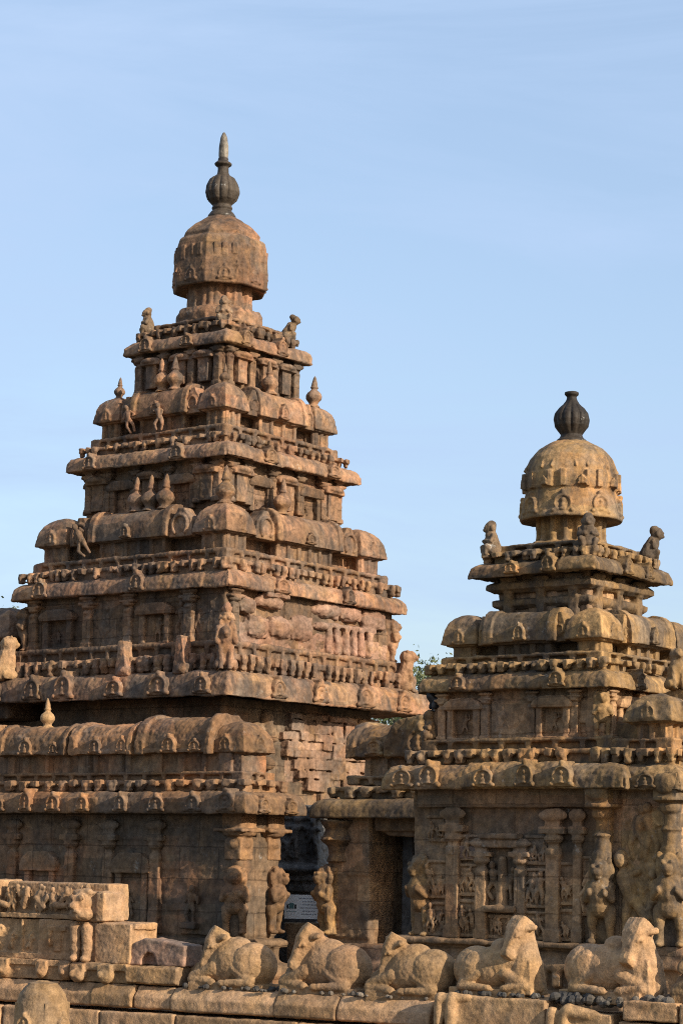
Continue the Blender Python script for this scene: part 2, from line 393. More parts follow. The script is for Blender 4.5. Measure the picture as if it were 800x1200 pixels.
def shala_mb(L, w, hb, hr, y0=0.0):
    """wagon-roofed shrine lying along x: body height hb, roof height hr, depth w (from y=0 back)"""
    mb = MB()
    mb.box(-L / 2 + 0.16, L / 2 - 0.16, 0.20, w, 0, hb + 0.1)
    n = max(3, int(L / 0.42))
    for i in range(n + 1):
        x = -L / 2 + 0.16 + (L - 0.32) * i / n
        mb.box(x - 0.055, x + 0.055, 0.13, 0.35, 0, hb + 0.02)
    mb.box(-L / 2 + 0.06, L / 2 - 0.06, 0.06, w, hb - 0.03, hb + 0.05)
    P = barrel_poly(w, hr); M = TR(0, w / 2 - 0.03, hb) @ RZ(PI / 2)
    mb.extrude(P, -L / 2 + 0.06, L / 2 - 0.06, M)
    P2 = [(x * 1.12, z * 1.13 - 0.02) for x, z in P] + []
    for s in (-1, 1): mb.extrude(P2, s * L / 2 - 0.09, s * L / 2 + 0.09, M)
    mb.box(-L / 2, L / 2, -0.02, 0.08, hb, hb + 0.07)
    return mb

def kuta_mb(s, hb, hr, lip=0.06):
    """square domed shrine centred on the axis; body hb, roof hr"""
    mb = MB(); b = s / 2 - lip - 0.10
    mb.box(-b, b, -b, b, 0, hb + 0.1)
    for k in range(4):
        for x in (-b + 0.05, 0, b - 0.05): mb.box(x - 0.05, x + 0.05, -b - 0.05, -b + 0.1, 0, hb + 0.02, RZ(k * PI / 2))
    mb.box(-s / 2 + 0.05, s / 2 - 0.05, -s / 2 + 0.05, s / 2 - 0.05, hb - 0.03, hb + 0.06)
    a = s / 2
    prof = [(a * 1.07, 0), (a * 1.06, hr * 0.08), (a * 0.99, hr * 0.3), (a * 0.93, hr * 0.5), (a * 0.80, hr * 0.70), (a * 0.58, hr * 0.86), (a * 0.32, hr * 0.96), (a * 0.12, hr * 1.0)]
    vs = []; fs = []
    for r, z in prof:
        for sx, sy in ((-1, -1), (1, -1), (1, 1), (-1, 1)): vs.append((sx * r, sy * r, hb + z))
    for j in range(len(prof) - 1):
        for i in range(4):
            k = (i + 1) % 4
            fs.append((j * 4 + i, j * 4 + k, (j + 1) * 4 + k, (j + 1) * 4 + i))
    fs.append((3, 2, 1, 0)); q = (len(prof) - 1) * 4; fs.append((q, q + 1, q + 2, q + 3))
    mb.add(vs, fs)
    for k in range(4): mb.merge(kudu_mb(s * 0.36), RZ(k * PI / 2) @ TR(0, -a * 1.03, hb + hr * 0.04))
    return mb

def nasi_mb(w, h):
    """gabled panel between two roof shrines, facing -y, z from 0"""
    mb = MB()
    mb.extrude([(-w / 2, 0), (w / 2, 0), (w * 0.52, h * 0.3), (w * 0.45, h * 0.6), (w * 0.22, h * 0.85), (w * 0.13, h), (-w * 0.13, h), (-w * 0.22, h * 0.85), (-w * 0.45, h * 0.6), (-w * 0.52, h * 0.3)], -0.03, 0.3)
    mb.torus_arch(0, h * 0.4, w * 0.32, w * 0.07, -0.05, -0.25 * PI, 1.25 * PI, sz=1.1)
    figure_relief(mb, -w * 0.1, w * 0.1, h * 0.1, h * 0.62, -0.03, 1)
    return mb

def cornice_prof(z0, z1, ov):
    t = z1 - z0
    return [(-ov, z0 + 0.12), (-0.12, z0 + 0.04), (0.0, z0 - 0.01), (0.035, z0), (0.03, z0 + 0.10 * t), (0.015, z0 + 0.42 * t), (-0.02, z0 + 0.66 * t), (-0.08, z0 + 0.86 * t), (-0.18, z1), (-ov - 0.1, z1)]

def frieze_mb(hx, hy, z0, z1, step=0.27, cx=0.0, cy=0.0):
    """row of small squatting heads between two bands"""
    mb = MB(); t = z1 - z0
    mb.ring([(-0.5, z0 - 0.03), (-0.10, z0 - 0.03), (-0.10, z0 + t * 0.62), (-0.04, z0 + t * 0.66), (-0.04, z0 + t * 0.98), (-0.5, z0 + t)], hx, hy, cx, cy)
    for k in range(4):
        a, b = (hx, hy) if k % 2 == 0 else (hy, hx)
        n = int(2 * a / step); M = TR(cx, cy, 0) @ RZ(k * PI / 2)
        for i in range(n + 1):
            if rnd.random() < 0.08: continue
            x = -a + 0.06 + (2 * a - 0.12) * i / n + rnd.uniform(-0.05, 0.05); s = rnd.uniform(0.75, 1.15); w = 0.62 * step * s
            kind = rnd.random()
            mb.cbox((x, -b - 0.01, z0 + t * 0.74), (w, 0.13, t * 0.5), M, rot=(rnd.uniform(-.15, .15), rnd.uniform(-.15, .15), rnd.uniform(-.2, .2)))
            if kind < 0.75: mb.cbox((x + rnd.uniform(-.02, .02), -b + 0.0, z0 + t * 0.36), (w * 0.8, 0.12, t * 0.4), M, rot=(0.3, 0, 0))
            if kind < 0.5: mb.ell((x + rnd.uniform(-.03, .03), -b - 0.07 * s, z0 + t * 0.55), (w * 0.3, 0.045, t * 0.22), M)
            if kind < 0.3: mb.ell((x, -b - 0.03, z0 + t * 0.2), (w * 0.55, 0.07, t * 0.16), M)
    return mb

def moulding_mb(hx, hy, z0, z1, cx=0.0, cy=0.0):
    mb = MB(); t = z1 - z0
    mb.ring([(-0.5, z0 - 0.03), (-0.11, z0 - 0.03), (-0.11, z0 + t * 0.55), (-0.03, z0 + t * 0.6), (0.0, z0 + t * 0.8), (-0.03, z1), (-0.5, z1)], hx, hy, cx, cy)
    for k in range(4):
        a, b = (hx, hy) if k % 2 == 0 else (hy, hx); M = TR(cx, cy, 0) @ RZ(k * PI / 2)
        n = int(2 * a / 0.5)
        for i in range(n + 1):
            x = -a + 0.06 + (2 * a - 0.12) * i / n
            mb.box(x - 0.05, x + 0.05, -b + 0.02, -b + 0.3, z0 - 0.02, z0 + t * 0.7, M)
    return mb

def side(k, x, d, z): # point on side k of an axis-centred square: x along the side, d out from the axis
    c, s = math.cos(k * PI / 2), math.sin(k * PI / 2)
    return (c * x + s * d, s * x - c * d, z)

KUDU = {}
def kudu(w, parent, k, x, d, z, mat, vox=None, name='horseshoe_arch'):
    key = (round(w, 2), mat.name)
    if key not in KUDU: KUDU[key] = [sculpt(name, kudu_mb(w), vox or max(0.013, w * 0.036), 1, (0.3, 0.02), (0.05, 0.012)) for _ in range(3)]
    return obj(name, rnd.choice(KUDU[key]), mat, parent, side(k, x + rnd.uniform(-.05, .05), d + 0.05, z), k * PI / 2 + rnd.uniform(-.05, .05), (rnd.uniform(0.78, 1.02), 0.95, rnd.uniform(0.68, 1.03)))

FIN = {}
def finial(h, parent, loc, mat, name='finial'):
    key = mat.name
    if key not in FIN: FIN[key] = [sculpt(name, finial_mb(0.75), 0.016, 1, (0.3, 0.025), (0.05, 0.01)) for _ in range(2)]
    o = obj(name, rnd.choice(FIN[key]), mat, parent, loc, rnd.uniform(0, 6), h / 0.75)
    o.rotation_euler[0] = rnd.uniform(-.05, .05); o.rotation_euler[1] = rnd.uniform(-.05, .05)
    return o

def hara(root, outer, z, hb, hr, kuta_s, shala_L, shala_w, mat, vox, fin_kuta, fin_shala, shala_fins, nasi_w, x_extra=0.0):
    """row of miniature roofs round a storey"""
    ks = [sculpt('corner_shrine', kuta_mb(kuta_s, hb, hr * 1.14), vox, 1, (0.5, 0.035), (0.07, 0.012)) for _ in range(2)]
    ss = [sculpt('barrel_shrine', shala_mb(shala_L, shala_w, hb, hr * 1.12), vox, 1, (0.5, 0.04), (0.07, 0.012)) for _ in range(2)]
    ns = [sculpt('gable_panel', nasi_mb(nasi_w, hr * 1.05), vox * 0.8, 1, (0.3, 0.03), (0.06, 0.012)) for _ in range(2)]
    mb = MB(); rr = outer - kuta_s * 0.40
    mb.ring([(-0.3, 0), (-0.12, 0), (-0.12, hb * 0.95), (0.03, hb), (0.06, hb + hr * 0.2), (0.0, hb + hr * 0.35), (-0.14, hb + hr * 0.48), (-0.3, hb + hr * 0.48)], rr, rr)
    link = obj('linking_roof', sculpt('linking_roof', mb, vox, 1), mat, root, (0, 0, z))
    c = outer - kuta_s / 2
    for i, (sx, sy) in enumerate(((-1, -1), (1, -1), (1, 1), (-1, 1))):
        o = obj('corner_shrine', ks[i % 2], mat, root, (sx * c, sy * c, z), (i % 4) * PI / 2)
        if i in fin_kuta: finial(fin_kuta[i], o, (0, 0, hb + hr * 1.14 - 0.04), mat)
    for k in range(4):
        o = obj('barrel_shrine', ss[k % 2], mat, root, side(k, x_extra, outer, z), k * PI / 2)
        kudu(hr * 0.62, o, 0, 0.0, 0.03, hb + hr * 0.04, mat)
        xs = shala_fins.get(k, ())
        for x in xs: finial(fin_shala, o, (x, shala_w / 2 - 0.12, hb + hr * 1.06), mat)
        for s in (-1, 1):
            xm = s * (outer - kuta_s + shala_L / 2) / 2
            obj('gable_panel', ns[(k + s) % 2], mat, root, side(k, x_extra * 0.5 + xm, outer - 0.07, z + hb * 0.9), k * PI / 2)

def big_finial(prof, n, flutes, zr, mat):
    mb = MB(); mb.lathe(prof, n=n, flute=flutes, fd=0.14, fl_z=zr); return mb

# ------------------------------------------------------------------ great tower
def solid_storey(name, root, hx, hy, z0, z1, mat, vox, cx=0.0, cy=0.0, corner=0.5, proj=0.07, seed=1):
    """plain wall of a storey: core with slightly advanced corner and centre bays, uneven stones"""
    r = random.Random(seed); mb = MB()
    mb.box(cx - hx, cx + hx, cy - hy, cy + hy, z0, z1)
    for k in range(4):
        a, b = (hx, hy) if k % 2 == 0 else (hy, hx); M = TR(cx, cy, 0) @ RZ(k * PI / 2)
        mb.box(-a - proj, -a + corner, -b - proj, -b + 0.2, z0, z1, M); mb.box(a - corner, a + proj, -b - proj, -b + 0.2, z0, z1, M)
        mb.box(-a * 0.33, a * 0.33, -b - proj, -b + 0.2, z0, z1, M)
        z = z0
        while z < z1 - 0.1:
            hh = min(r.uniform(0.28, 0.45), z1 - z); x = -a
            while x < a:
                w = r.uniform(0.35, 0.9)
                d = r.uniform(-0.03, 0.035)
                if d > 0: mb.box(max(x, -a) + 0.01, min(x + w, a) - 0.01, -b - d, -b + 0.1, z + 0.01, z + hh - 0.01, M)
                x += w
            z += hh
    return obj(name, sculpt(name, mb, vox, 1, (0.4, 0.06), (0.08, 0.02)), mat, root)

MX, MY = -35.86, 41.37
main = thing('temple_tower', 'tallest stepped stone temple tower with a spiked dark finial, rising behind the long gallery', 'temple tower', (MX, MY, 0))
V = 0.024
def ring_part(name, mb, mat, root=main, vox=V, big=(0.5, 0.07), fine=(0.08, 0.02)):
    return obj(name, sculpt(name, mb, vox, 1, big, fine), mat, root)

def cornice_part(root, hx, hy, z0, z1, ov, mat, vox, cx=0.0, cy=0.0, big=(0.5, 0.055)):
    mb = MB(); mb.ring(cornice_prof(z0, z1 - 0.02, ov), hx - 0.035, hy - 0.035, cx, cy)
    for k in range(4):
        a, b = (hx, hy) if k % 2 == 0 else (hy, hx); M = TR(cx, cy, 0) @ RZ(k * PI / 2); x = -a
        while x < a - 0.05:
            w = rnd.uniform(0.7, 1.7)
            if a - x - w < 0.5: w = a - x
            d = rnd.uniform(-0.015, 0.03); dz = rnd.uniform(-0.02, 0.025); e0 = 0.0 if x == -a else 0.016; e1 = 0.0 if x + w >= a - 0.01 else 0.016
            P = [(p[1] + dz, p[0]) for p in cornice_prof(z0, z1, min(ov, 0.45))]
            vs = []; n = len(P)
            for xx in (x + e0, x + w - e1):
                sg = -1 if xx < 0 else 1; at_end = abs(abs(xx) - a) < 1e-4
                for zz, o in P: vs.append((xx + (sg * min(0, o) * 1.0 if at_end else 0), -(b + o + d), zz))
            fs = [tuple(reversed(range(n))), tuple(range(n, 2 * n))] + [(q, (q + 1) % n, (q + 1) % n + n, q + n) for q in range(n)]
            mb.add(vs, fs, M)
            x += w
    return obj('cornice', sculpt('cornice', mb, vox, 1, big, (0.08, 0.022)), mat, root)

# foot of the tower: hidden base, lower wall, brick face on the right
mb = MB()
mb.box(-3.2, 3.2, -3.2, 3.2, 0, 2.2); mb.box(-3.0, 3.0, -3.0, 3.0, 2.1, 2.6)
ring_part('plinth', mb, M_ANNEXWALL, vox=0.06)
low = solid_storey('lower_wall', main, 2.66, 2.66, 2.4, 7.0, M_ANNEXWALL, 0.05)
mb = MB(); mb.box(-6.5, -2.4, -2.4, 1.5, 1.0, 6.6); obj('return_wall', sculpt('return_wall', mb, 0.06, 1), M_ANNEXWALL, low)
mb = MB(); r = random.Random(5)
z = 4.45
while z < 6.75:
    hh = r.uniform(0.15, 0.31); y = -0.62 + max(0, (5.6 - z) * 1.4) + r.uniform(-0.15, 0.15)
    while y < 2.75:
        w = r.uniform(0.2, 0.75); d = r.choice((0.05, 0.07, 0.09, 0.12)) + r.uniform(-.015, .015)
        if y + w > 2.6: w = 2.84 - y
        mb.cbox((2.66 + d / 2, y + w / 2, z + hh / 2), (0.32 + d, w - r.uniform(0.02, 0.045), hh - r.uniform(0.02, 0.04)), None, (r.uniform(-.05, .05), 0, r.uniform(-.04, .04)))
        y += w
    z += hh
mb.box(2.5, 2.74, -0.5, 2.8, 5.2, 6.8); mb.box(2.5, 2.74, 0.7, 2.8, 4.4, 5.3)
obj('brick_facing', sculpt('brick_facing', mb, 0.018, 1, (0.25, 0.05), (0.07, 0.02)), M_BRICK, low)
mb = MB()
for i in range(26):
    mb.ell((2.68 + r.uniform(-.08, .06), r.uniform(-2.6, -0.8), r.uniform(3.4, 6.7)), (r.uniform(.12, .25), r.uniform(.15, .4), r.uniform(.12, .25)), rot=(r.uniform(0, 3), 0, r.uniform(0, 3)))
obj('rubble_core', sculpt('rubble_core', mb, 0.035, 1), M_ANNEXWALL, low)

# first great cornice
c0 = cornice_part(main, 3.74, 3.74, 6.91, 7.47, 1.1, M_TOWER, V)
for x in (-3.25, -2.05, -1.05, 0.5, 1.85, 3.1): kudu(0.62, c0, 0, x, 3.74, 6.95, M_TOWER)
for k in (1, 2, 3):
    for x in (-2.1, -0.55, 1.1, 2.6): kudu(0.62, c0, k, x, 3.74, 6.95, M_TOWER)
ring_part('carved_frieze', frieze_mb(3.42, 3.42, 7.46, 7.86), M_TOWER)
ring_part('moulding', moulding_mb(3.26, 3.26, 7.86, 8.16), M_TOWER)

# second storey wall with niches, reliefs and half columns
w1 = solid_storey('storey_wall', main, 2.98, 2.98, 8.1, 9.45, M_WALL, V, corner=0.45)
pil1 = [sculpt('half_column', pilaster_mb(1.2, 0.24), 0.022, 1, (0.3, 0.04), (0.06, 0.015)) for _ in range(2)]
nic1 = [sculpt('niche', niche_mb(0.75, 0.95), 0.022, 1, (0.3, 0.03), (0.06, 0.015)) for _ in range(2)]
for k in (0, 2, 3):
    for i, x in enumerate((-2.72, -1.0, 0.25, 2.05)): obj('half_column', pil1[i % 2], M_WALL, w1, side(k, x, 3.0, 8.15), k * PI / 2)
    for i, x in enumerate((-1.95, 1.05)): obj('niche', nic1[i % 2], M_WALL, w1, side(k, x, 3.0, 8.15), k * PI / 2)
    for x0, x1 in ((-2.6, -2.3), (-0.85, 0.15), (0.4, 0.75), (1.45, 2.0), (2.15, 2.8)):
        mb = MB(); figure_relief(mb, x0, x1, 0.02, 1.0, -0.01, max(1, int((x1 - x0) / 0.3))); mb.box(x0, x1, 0, 0.08, 0, 1.0)
        obj('relief_panel', sculpt('relief_panel', mb, 0.02, 1, (0.3, 0.04), (0.06, 0.02)), M_WALL, w1, side(k, 0, 2.98, 8.17), k * PI / 2)
# the patched right hand face: boulders, holes and pale mortar
mb = MB(); r = random.Random(11)
mb.box(-2.85, 2.85, -0.05, 0.1, 0, 0.45)
for i, (x, z, a, b) in enumerate(((-2.35, 0.85, .33, .2), (-1.55, 1.0, .5, .16), (-1.2, 0.45, .42, .26), (-0.45, 0.5, .45, .3), (-2.0, 0.4, .4, .26), (0.5, 1.02, .55, .2), (1.35, 1.0, .45, .19), (2.25, 0.95, .48, .25), (0.3, 0.62, .3, .1))):
    mb.ell((x, -0.03, z), (a, 0.22, b), rot=(0, r.uniform(-.12, .12), 0)); mb.cbox((x, -0.03, z), (a * 1.6, 0.2, b * 1.6), rot=(0, r.uniform(-.1, .1), r.uniform(-.08, .08)))
for x in (0.55, 0.85, 1.2, 1.5, 1.78, 2.1): mb.cap((x, -0.1, 0.1), (x, -0.08, 0.62), 0.1, 0.085)
mb.box(0.4, 2.3, -0.16, 0.1, 0.62, 0.72); mb.box(-1.9, -1.1, -0.3, 0.1, 1.08, 1.17); mb.ell((-1.5, -0.18, 1.17), (0.4, 0.16, 0.08))
obj('patched_masonry', sculpt('patched_masonry', mb, 0.025, 1, (0.3, 0.09), (0.07, 0.03)), M_PINK, w1, side(1, 0, 3.0, 8.15), PI / 2)
obj('half_column', pil1[0], M_PINK, w1, side(1, -2.8, 3.0, 8.15), PI / 2)
cf = sculpt('corner_carving', lion_upright(1.05), 0.02, 2, (0.3, 0.05), (0.06, 0.02))
for sx, sy, a in ((1, 1, PI * 0.75), (-1, -1, -PI / 4), (-1, 1, -PI * 0.75)):
    obj('corner_carving', cf, M_TOWER, w1, (sx * 3.03, sy * 3.03, 8.15), a)

c1 = cornice_part(main, 3.29, 3.29, 9.32, 9.70, 0.6, M_TOWER, V)
for k in range(4):
    for x in ((-2.35, 0.7) if k == 0 else (-1.5, 1.0)): kudu(0.5, c1, k, x, 3.29, 9.34, M_TOWER)
ring_part('carved_frieze', frieze_mb(3.15, 3.15, 9.69, 9.98, 0.24), M_TOWER)
ring_part('moulding', moulding_mb(2.98, 2.98, 9.98, 10.22), M_TOWER)
hara(main, 2.93, 10.18, 0.42, 0.62, 0.98, 2.25, 0.95, M_TOWER, 0.021, {1: 0.92}, 0.86, {0: (-0.1, 0.32, 0.76), 1: (-0.62,)}, 0.66)

w2 = solid_storey('storey_wall', main, 2.06, 2.06, 10.1, 12.5, M_WALL, V, corner=0.35, seed=3)
pil2 = [sculpt('half_column', pilaster_mb(1.05, 0.2), 0.022, 1, (0.3, 0.04), (0.06, 0.015)) for _ in range(2)]
nic2 = sculpt('niche', niche_mb(0.62, 0.85), 0.022, 1, (0.3, 0.03), (0.06, 0.015))
for k in range(4):
    for i, x in enumerate((-1.98, -1.4, -0.5, 0.5, 1.4, 1.98)): obj('half_column', pil2[i % 2], M_WALL, w2, side(k, x, 2.08, 11.42), k * PI / 2)
    for x in (-0.92, 0.92): obj('niche', nic2, M_WALL, w2, side(k, x, 2.07, 11.3), k * PI / 2)

c2 = cornice_part(main, 2.47, 2.47, 12.40, 12.76, 0.7, M_TOWER, V)
for k in range(4):
    for x in ((-1.65, 1.05) if k == 0 else (-0.95, 1.35)): kudu(0.46, c2, k, x, 2.47, 12.42, M_TOWER)
ring_part('carved_frieze', frieze_mb(2.24, 2.24, 12.75, 13.0, 0.22), M_TOWER)
ring_part('moulding', moulding_mb(2.1, 2.1, 13.0, 13.22), M_TOWER)
hara(main, 2.05, 13.18, 0.42, 0.58, 0.82, 1.6, 0.8, M_TOWER, 0.02, {0: 0.55, 1: 0.5, 2: 0.8}, 0.82, {0: (-0.14, 0.25), 1: (-0.15,)}, 0.42)

w3 = solid_storey('storey_wall', main, 1.29, 1.29, 13.1, 15.4, M_WALL, 0.03, corner=0.25, seed=4)
for k in range(4):
    for i, x in enumerate((-1.22, -0.42, 0.42, 1.22)): obj('half_column', pil2[i % 2], M_WALL, w3, side(k, x, 1.31, 14.3), k * PI / 2)
hood = MB(); hood.ell((0, -0.08, 0.16), (0.34, 0.2, 0.1)); hood.box(-0.3, 0.3, -0.2, 0.05, 0.06, 0.14); hood.box(-0.16, 0.16, -0.12, 0.05, -0.5, 0.1)
hood = sculpt('bracket_hood', hood, 0.018, 1, (0.3, 0.04), (0.06, 0.012))
for k in range(4):
    for x in (-0.8, 0.1, 0.82): obj('bracket_hood', hood, M_TOWER, w3, side(k, x, 1.36, 14.92), k * PI / 2)
    for x in (-1.65, -0.05, 1.7): obj('bracket_hood', hood, M_TOWER, w2, side(k, x, 2.14, 12.0), k * PI / 2, (1.15, 1.1, 1.1))
c3 = cornice_part(main, 1.59, 1.59, 15.27, 15.60, 0.6, M_TOWER, 0.028)
for k in range(4):
    for x in (-0.85, 0.45): kudu(0.42, c3, k, x, 1.59, 15.29, M_TOWER)
ring_part('carved_frieze', frieze_mb(1.36, 1.36, 15.59, 15.86, 0.22), M_TOWER, vox=0.026)
ring_part('moulding', moulding_mb(1.18, 1.18, 15.84, 16.04), M_TOWER, vox=0.026)

# neck, dome and finial (eight sided)
mb = MB(); ph = PI / 8 + 0.02
mb.lathe([(1.08, 16.0), (1.1, 16.28), (1.0, 16.42), (0.8, 16.44), (0.76, 16.5), (0.76, 17.15)], n=8, phase=ph)
for i in range(8):
    a = ph + i * PI / 4
    for da, rr in ((0.0, 0.74), (0.2, 0.72), (-0.2, 0.72)): mb.cap((rr * math.cos(a + da), rr * math.sin(a + da), 16.45), (rr * math.cos(a + da), rr * math.sin(a + da), 17.1), 0.075, 0.075)
ring_part('neck', mb, M_TOWER, vox=0.025)
mb = MB()
mb.lathe([(0.6, 17.08), (0.98, 17.0), (1.12, 16.93), (1.17, 16.96), (1.19, 17.1), (1.195, 17.3), (1.17, 17.75), (1.11, 18.10), (1.05, 18.16), (0.97, 18.18), (0.98, 18.28), (0.90, 18.38), (0.70, 18.57), (0.58, 18.64), (0.50, 18.70), (0.36, 18.79), (0.30, 18.82)], n=8, phase=ph)
r = random.Random(3)
for i in range(8):
    a = ph + (i + 0.5) * PI / 4; M = RZ(a + PI / 2) @ TR(0, -1.095, 17.02)
    mb.merge(kudu_mb(0.36), M)
    for s in (-1, 1): figure_relief(mb, s * 0.32 - .05, s * 0.32 + .05, 0.1, 0.5, 0.0, 1, r, M)
    for j in range(3): mb.box(-0.3 + j * 0.25 + r.uniform(-.04, .04), -0.2 + j * 0.25, -0.012, 0.06, 0.55 + r.uniform(0, .1), 0.9, M)
    mb.torus_arch(0, 0.0, 0.2, 0.025, 0.03, 0, PI, M=RZ(a + PI / 2) @ TR(0, -0.88, 18.28) @ Matrix.Rotation(-0.75, 4, 'X'))
dome = ring_part('dome', mb, M_TOWER, vox=0.018, big=(0.35, 0.022), fine=(0.06, 0.012))
mb = big_finial([(0.34, 18.78), (0.34, 18.84), (0.29, 18.92), (0.22, 18.98), (0.25, 19.04), (0.22, 19.1), (0.24, 19.13), (0.36, 19.24), (0.42, 19.42), (0.40, 19.6), (0.31, 19.77), (0.17, 19.86), (0.14, 19.92), (0.13, 20.07),
                 (0.2, 20.12), (0.21, 20.16), (0.13, 20.22), (0.12, 20.3)], 72, 12, (19.15, 19.84), M_BASALT)
fin = obj('finial', sculpt('finial', mb, 0.015, 0, (0.25, 0.022), (0.05, 0.008)), M_BASALT, main)
mb = MB(); mb.lathe([(0.11, 20.28), (0.12, 20.4), (0.115, 20.6), (0.08, 20.82), (0.04, 20.92), (0.02, 20.95)], n=20)
M_SPIKE = stone('spike_stone', [(0.06, 0.048, 0.036), (0.11, 0.09, 0.068), (0.22, 0.19, 0.15)], dark=0.7, dark_col=(0.03, 0.027, 0.025), white=0.6, rough=0.6, blocks=0.0, greyed=0.0)
obj('spike', sculpt('spike', mb, 0.015, 1, (0.2, 0.015), (0.04, 0.008)), M_SPIKE, fin)
# the part of a further pavilion showing past the left edge
mb = MB(); mb.merge(kuta_mb(1.5, 0.75, 0.8))
obj('corner_shrine', sculpt('corner_shrine', mb, 0.03, 1), M_TOWER, main, (-4.3, -2.35, 7.75), 0.0)
mb = MB(); mb.box(-6.0, -3.3, -3.2, 1.4, 6.6, 7.3); mb.box(-5.6, -3.3, -3.05, 1.4, 7.25, 7.8)
obj('ledge', sculpt('ledge', mb, 0.05, 1), M_TOWER, main)
for x, d, z, h, lean in ((-1.15, 3.0, 10.24, 0.95, -0.5), (-0.70, 2.13, 13.2, 0.78, -0.4), (0.14, 2.15, 13.2, 0.7, 0.1)):
    me = sculpt('broken_figure', standing_figure(h, random.Random(int(h * 100))), 0.016, 1, (0.3, 0.03), (0.06, 0.012))
    o = obj('broken_figure', me, M_TOWER, main, side(0, x, d, z), 0.2); o.rotation_euler[1] = lean
print('main', round(time.time() - T0, 1), TOTAL[0], flush=True)

# loose sculptures standing on the great tower
def statue(name, me, mat, label, cat, loc, rz, group=None, scale=1.0, tilt=0.0):
    o = obj(name, me, mat, None, loc, rz, scale, label=label, category=cat)
    o.rotation_euler[0] = tilt
    if group: o['group'] = group
    return o
M_FIGURE = stone('lichened_figure_stone', [(0.09, 0.062, 0.04), (0.15, 0.10, 0.06), (0.21, 0.14, 0.085)], dark=0.6, white=0.8, ochre=0.3, greyed=0.3)
gan = [sculpt('seated_figure', dwarf_seated(0.66, b), 0.015, 3, (0.25, 0.05), (0.06, 0.012)) for b in (0.0, 0.0, 0.22)]
G = 'seated figures guarding the tower domes'
zc = 15.82
statue('seated_figure', gan[0], M_FIGURE, 'dark squat stone figure on the left end of the tallest tower top ledge', 'statue', (MX - 1.2, MY - 1.2, zc), -PI / 4, G, 1.0)
statue('seated_figure', gan[1], M_FIGURE, 'squat stone figure with pale head seated in front of the octagonal neck', 'statue', (MX + 1.12, MY - 1.12, zc), PI / 4, G, 1.0)
statue('seated_figure', gan[2], M_FIGURE, 'hunched stone figure leaning outward on the right end of the tallest tower top ledge', 'statue', (MX + 1.2, MY + 1.15, zc), PI * 0.75, G, 1.0)
mb = lion_seated(1.0); mb.merge(dwarf_seated(0.62), TR(0, 0.05, 0.88)); mb.cap((-.16, -.05, .95), (-.2, -.12, .62), .07, .06); mb.cap((.16, -.05, .95), (.2, -.12, .62), .07, .06)
statue('lion_statue', sculpt('lion_statue', mb, 0.02, 2, (0.3, 0.05), (0.06, 0.018)), M_TOWER, 'seated stone lion with a rider on its head at a cornice corner', 'statue', (MX + 3.42, MY - 3.42, 7.46), PI / 4 - 0.1, None, 0.98)
statue('lion_statue', sculpt('lion_statue', lion_seated(1.02), 0.02, 3, (0.3, 0.06), (0.06, 0.015)), M_TOWER, 'seated stone lion at the right end of the great cornice against the sky', 'statue', (MX + 3.42, MY + 3.1, 7.44), PI * 0.72)
statue('lion_statue', sculpt('lion_statue', lion_seated(1.05), 0.022, 4, (0.3, 0.08), (0.06, 0.015)), M_GOLD, 'rounded sunlit stone animal back cut by the left edge above the gallery', 'statue', (MX - 3.05, MY - 3.62, 7.44), PI * 0.9)
for i, (x, h, lab) in enumerate(((0.56, 0.78, 'worn tapering stone stump on the great cornice, further from its corner lion'), (2.27, 0.82, 'worn straight-topped stone stump on the great cornice, beside its corner lion'))):
    mb = MB(); mb.extrude([(-0.17, 0), (0.26, 0), (0.2, 0.15), (0.12, h * 0.6), (0.09, h), (-0.08, h), (-0.13, h * 0.5)], -0.16, 0.12); mb.ell((0.0, -0.1, h * 0.7), (0.12, 0.08, 0.16)); mb.ell((0.08, -0.02, 0.12), (0.2, 0.2, 0.14))
    statue('worn_statue', sculpt('worn_statue', mb, 0.02, 2, (0.3, 0.06), (0.06, 0.02)), M_TOWER, lab, 'statue', (MX + x, MY - 3.5, 7.42), 0, 'worn stumps on the great cornice')

# ------------------------------------------------------------------ smaller tower
SX, SY = -20.14, 32.15
small = thing('temple_tower', 'smaller stone temple tower with a rounded dome and stubby dark finial', 'temple tower', (SX, SY, 0))
VS = 0.018
def sring(name, mb, mat=M_SMALL, root=small, vox=VS, big=(0.4, 0.05), fine=(0.07, 0.016)):
    return obj(name, sculpt(name, mb, vox, 1, big, fine), mat, root)
# moulded plinth
mb = MB()
mb.ring([(-1, 0.3), (0.28, 0.3), (0.28, 0.95), (0.18, 1.0), (0.18, 1.3), (0.24, 1.36), (0.24, 1.5), (0.1, 1.56), (0.04, 1.62), (0.04, 1.86), (0.16, 1.9), (0.18, 1.98), (0.1, 2.04), (0.05, 2.08), (0.05, 2.2), (0.2, 2.22), (0.2, 2.3), (-1, 2.34)], 1.95, 1.92, 0.05)
mb.box(-1.7, 1.8, -1.7, 1.7, 0.3, 2.3)
for i in range(15): mb.cbox((-1.8 + i * 0.26, -2.0, 1.75), (0.14, 0.16, 0.2))
plinth = sring('plinth', mb, M_SMALLWALL, vox=0.03)
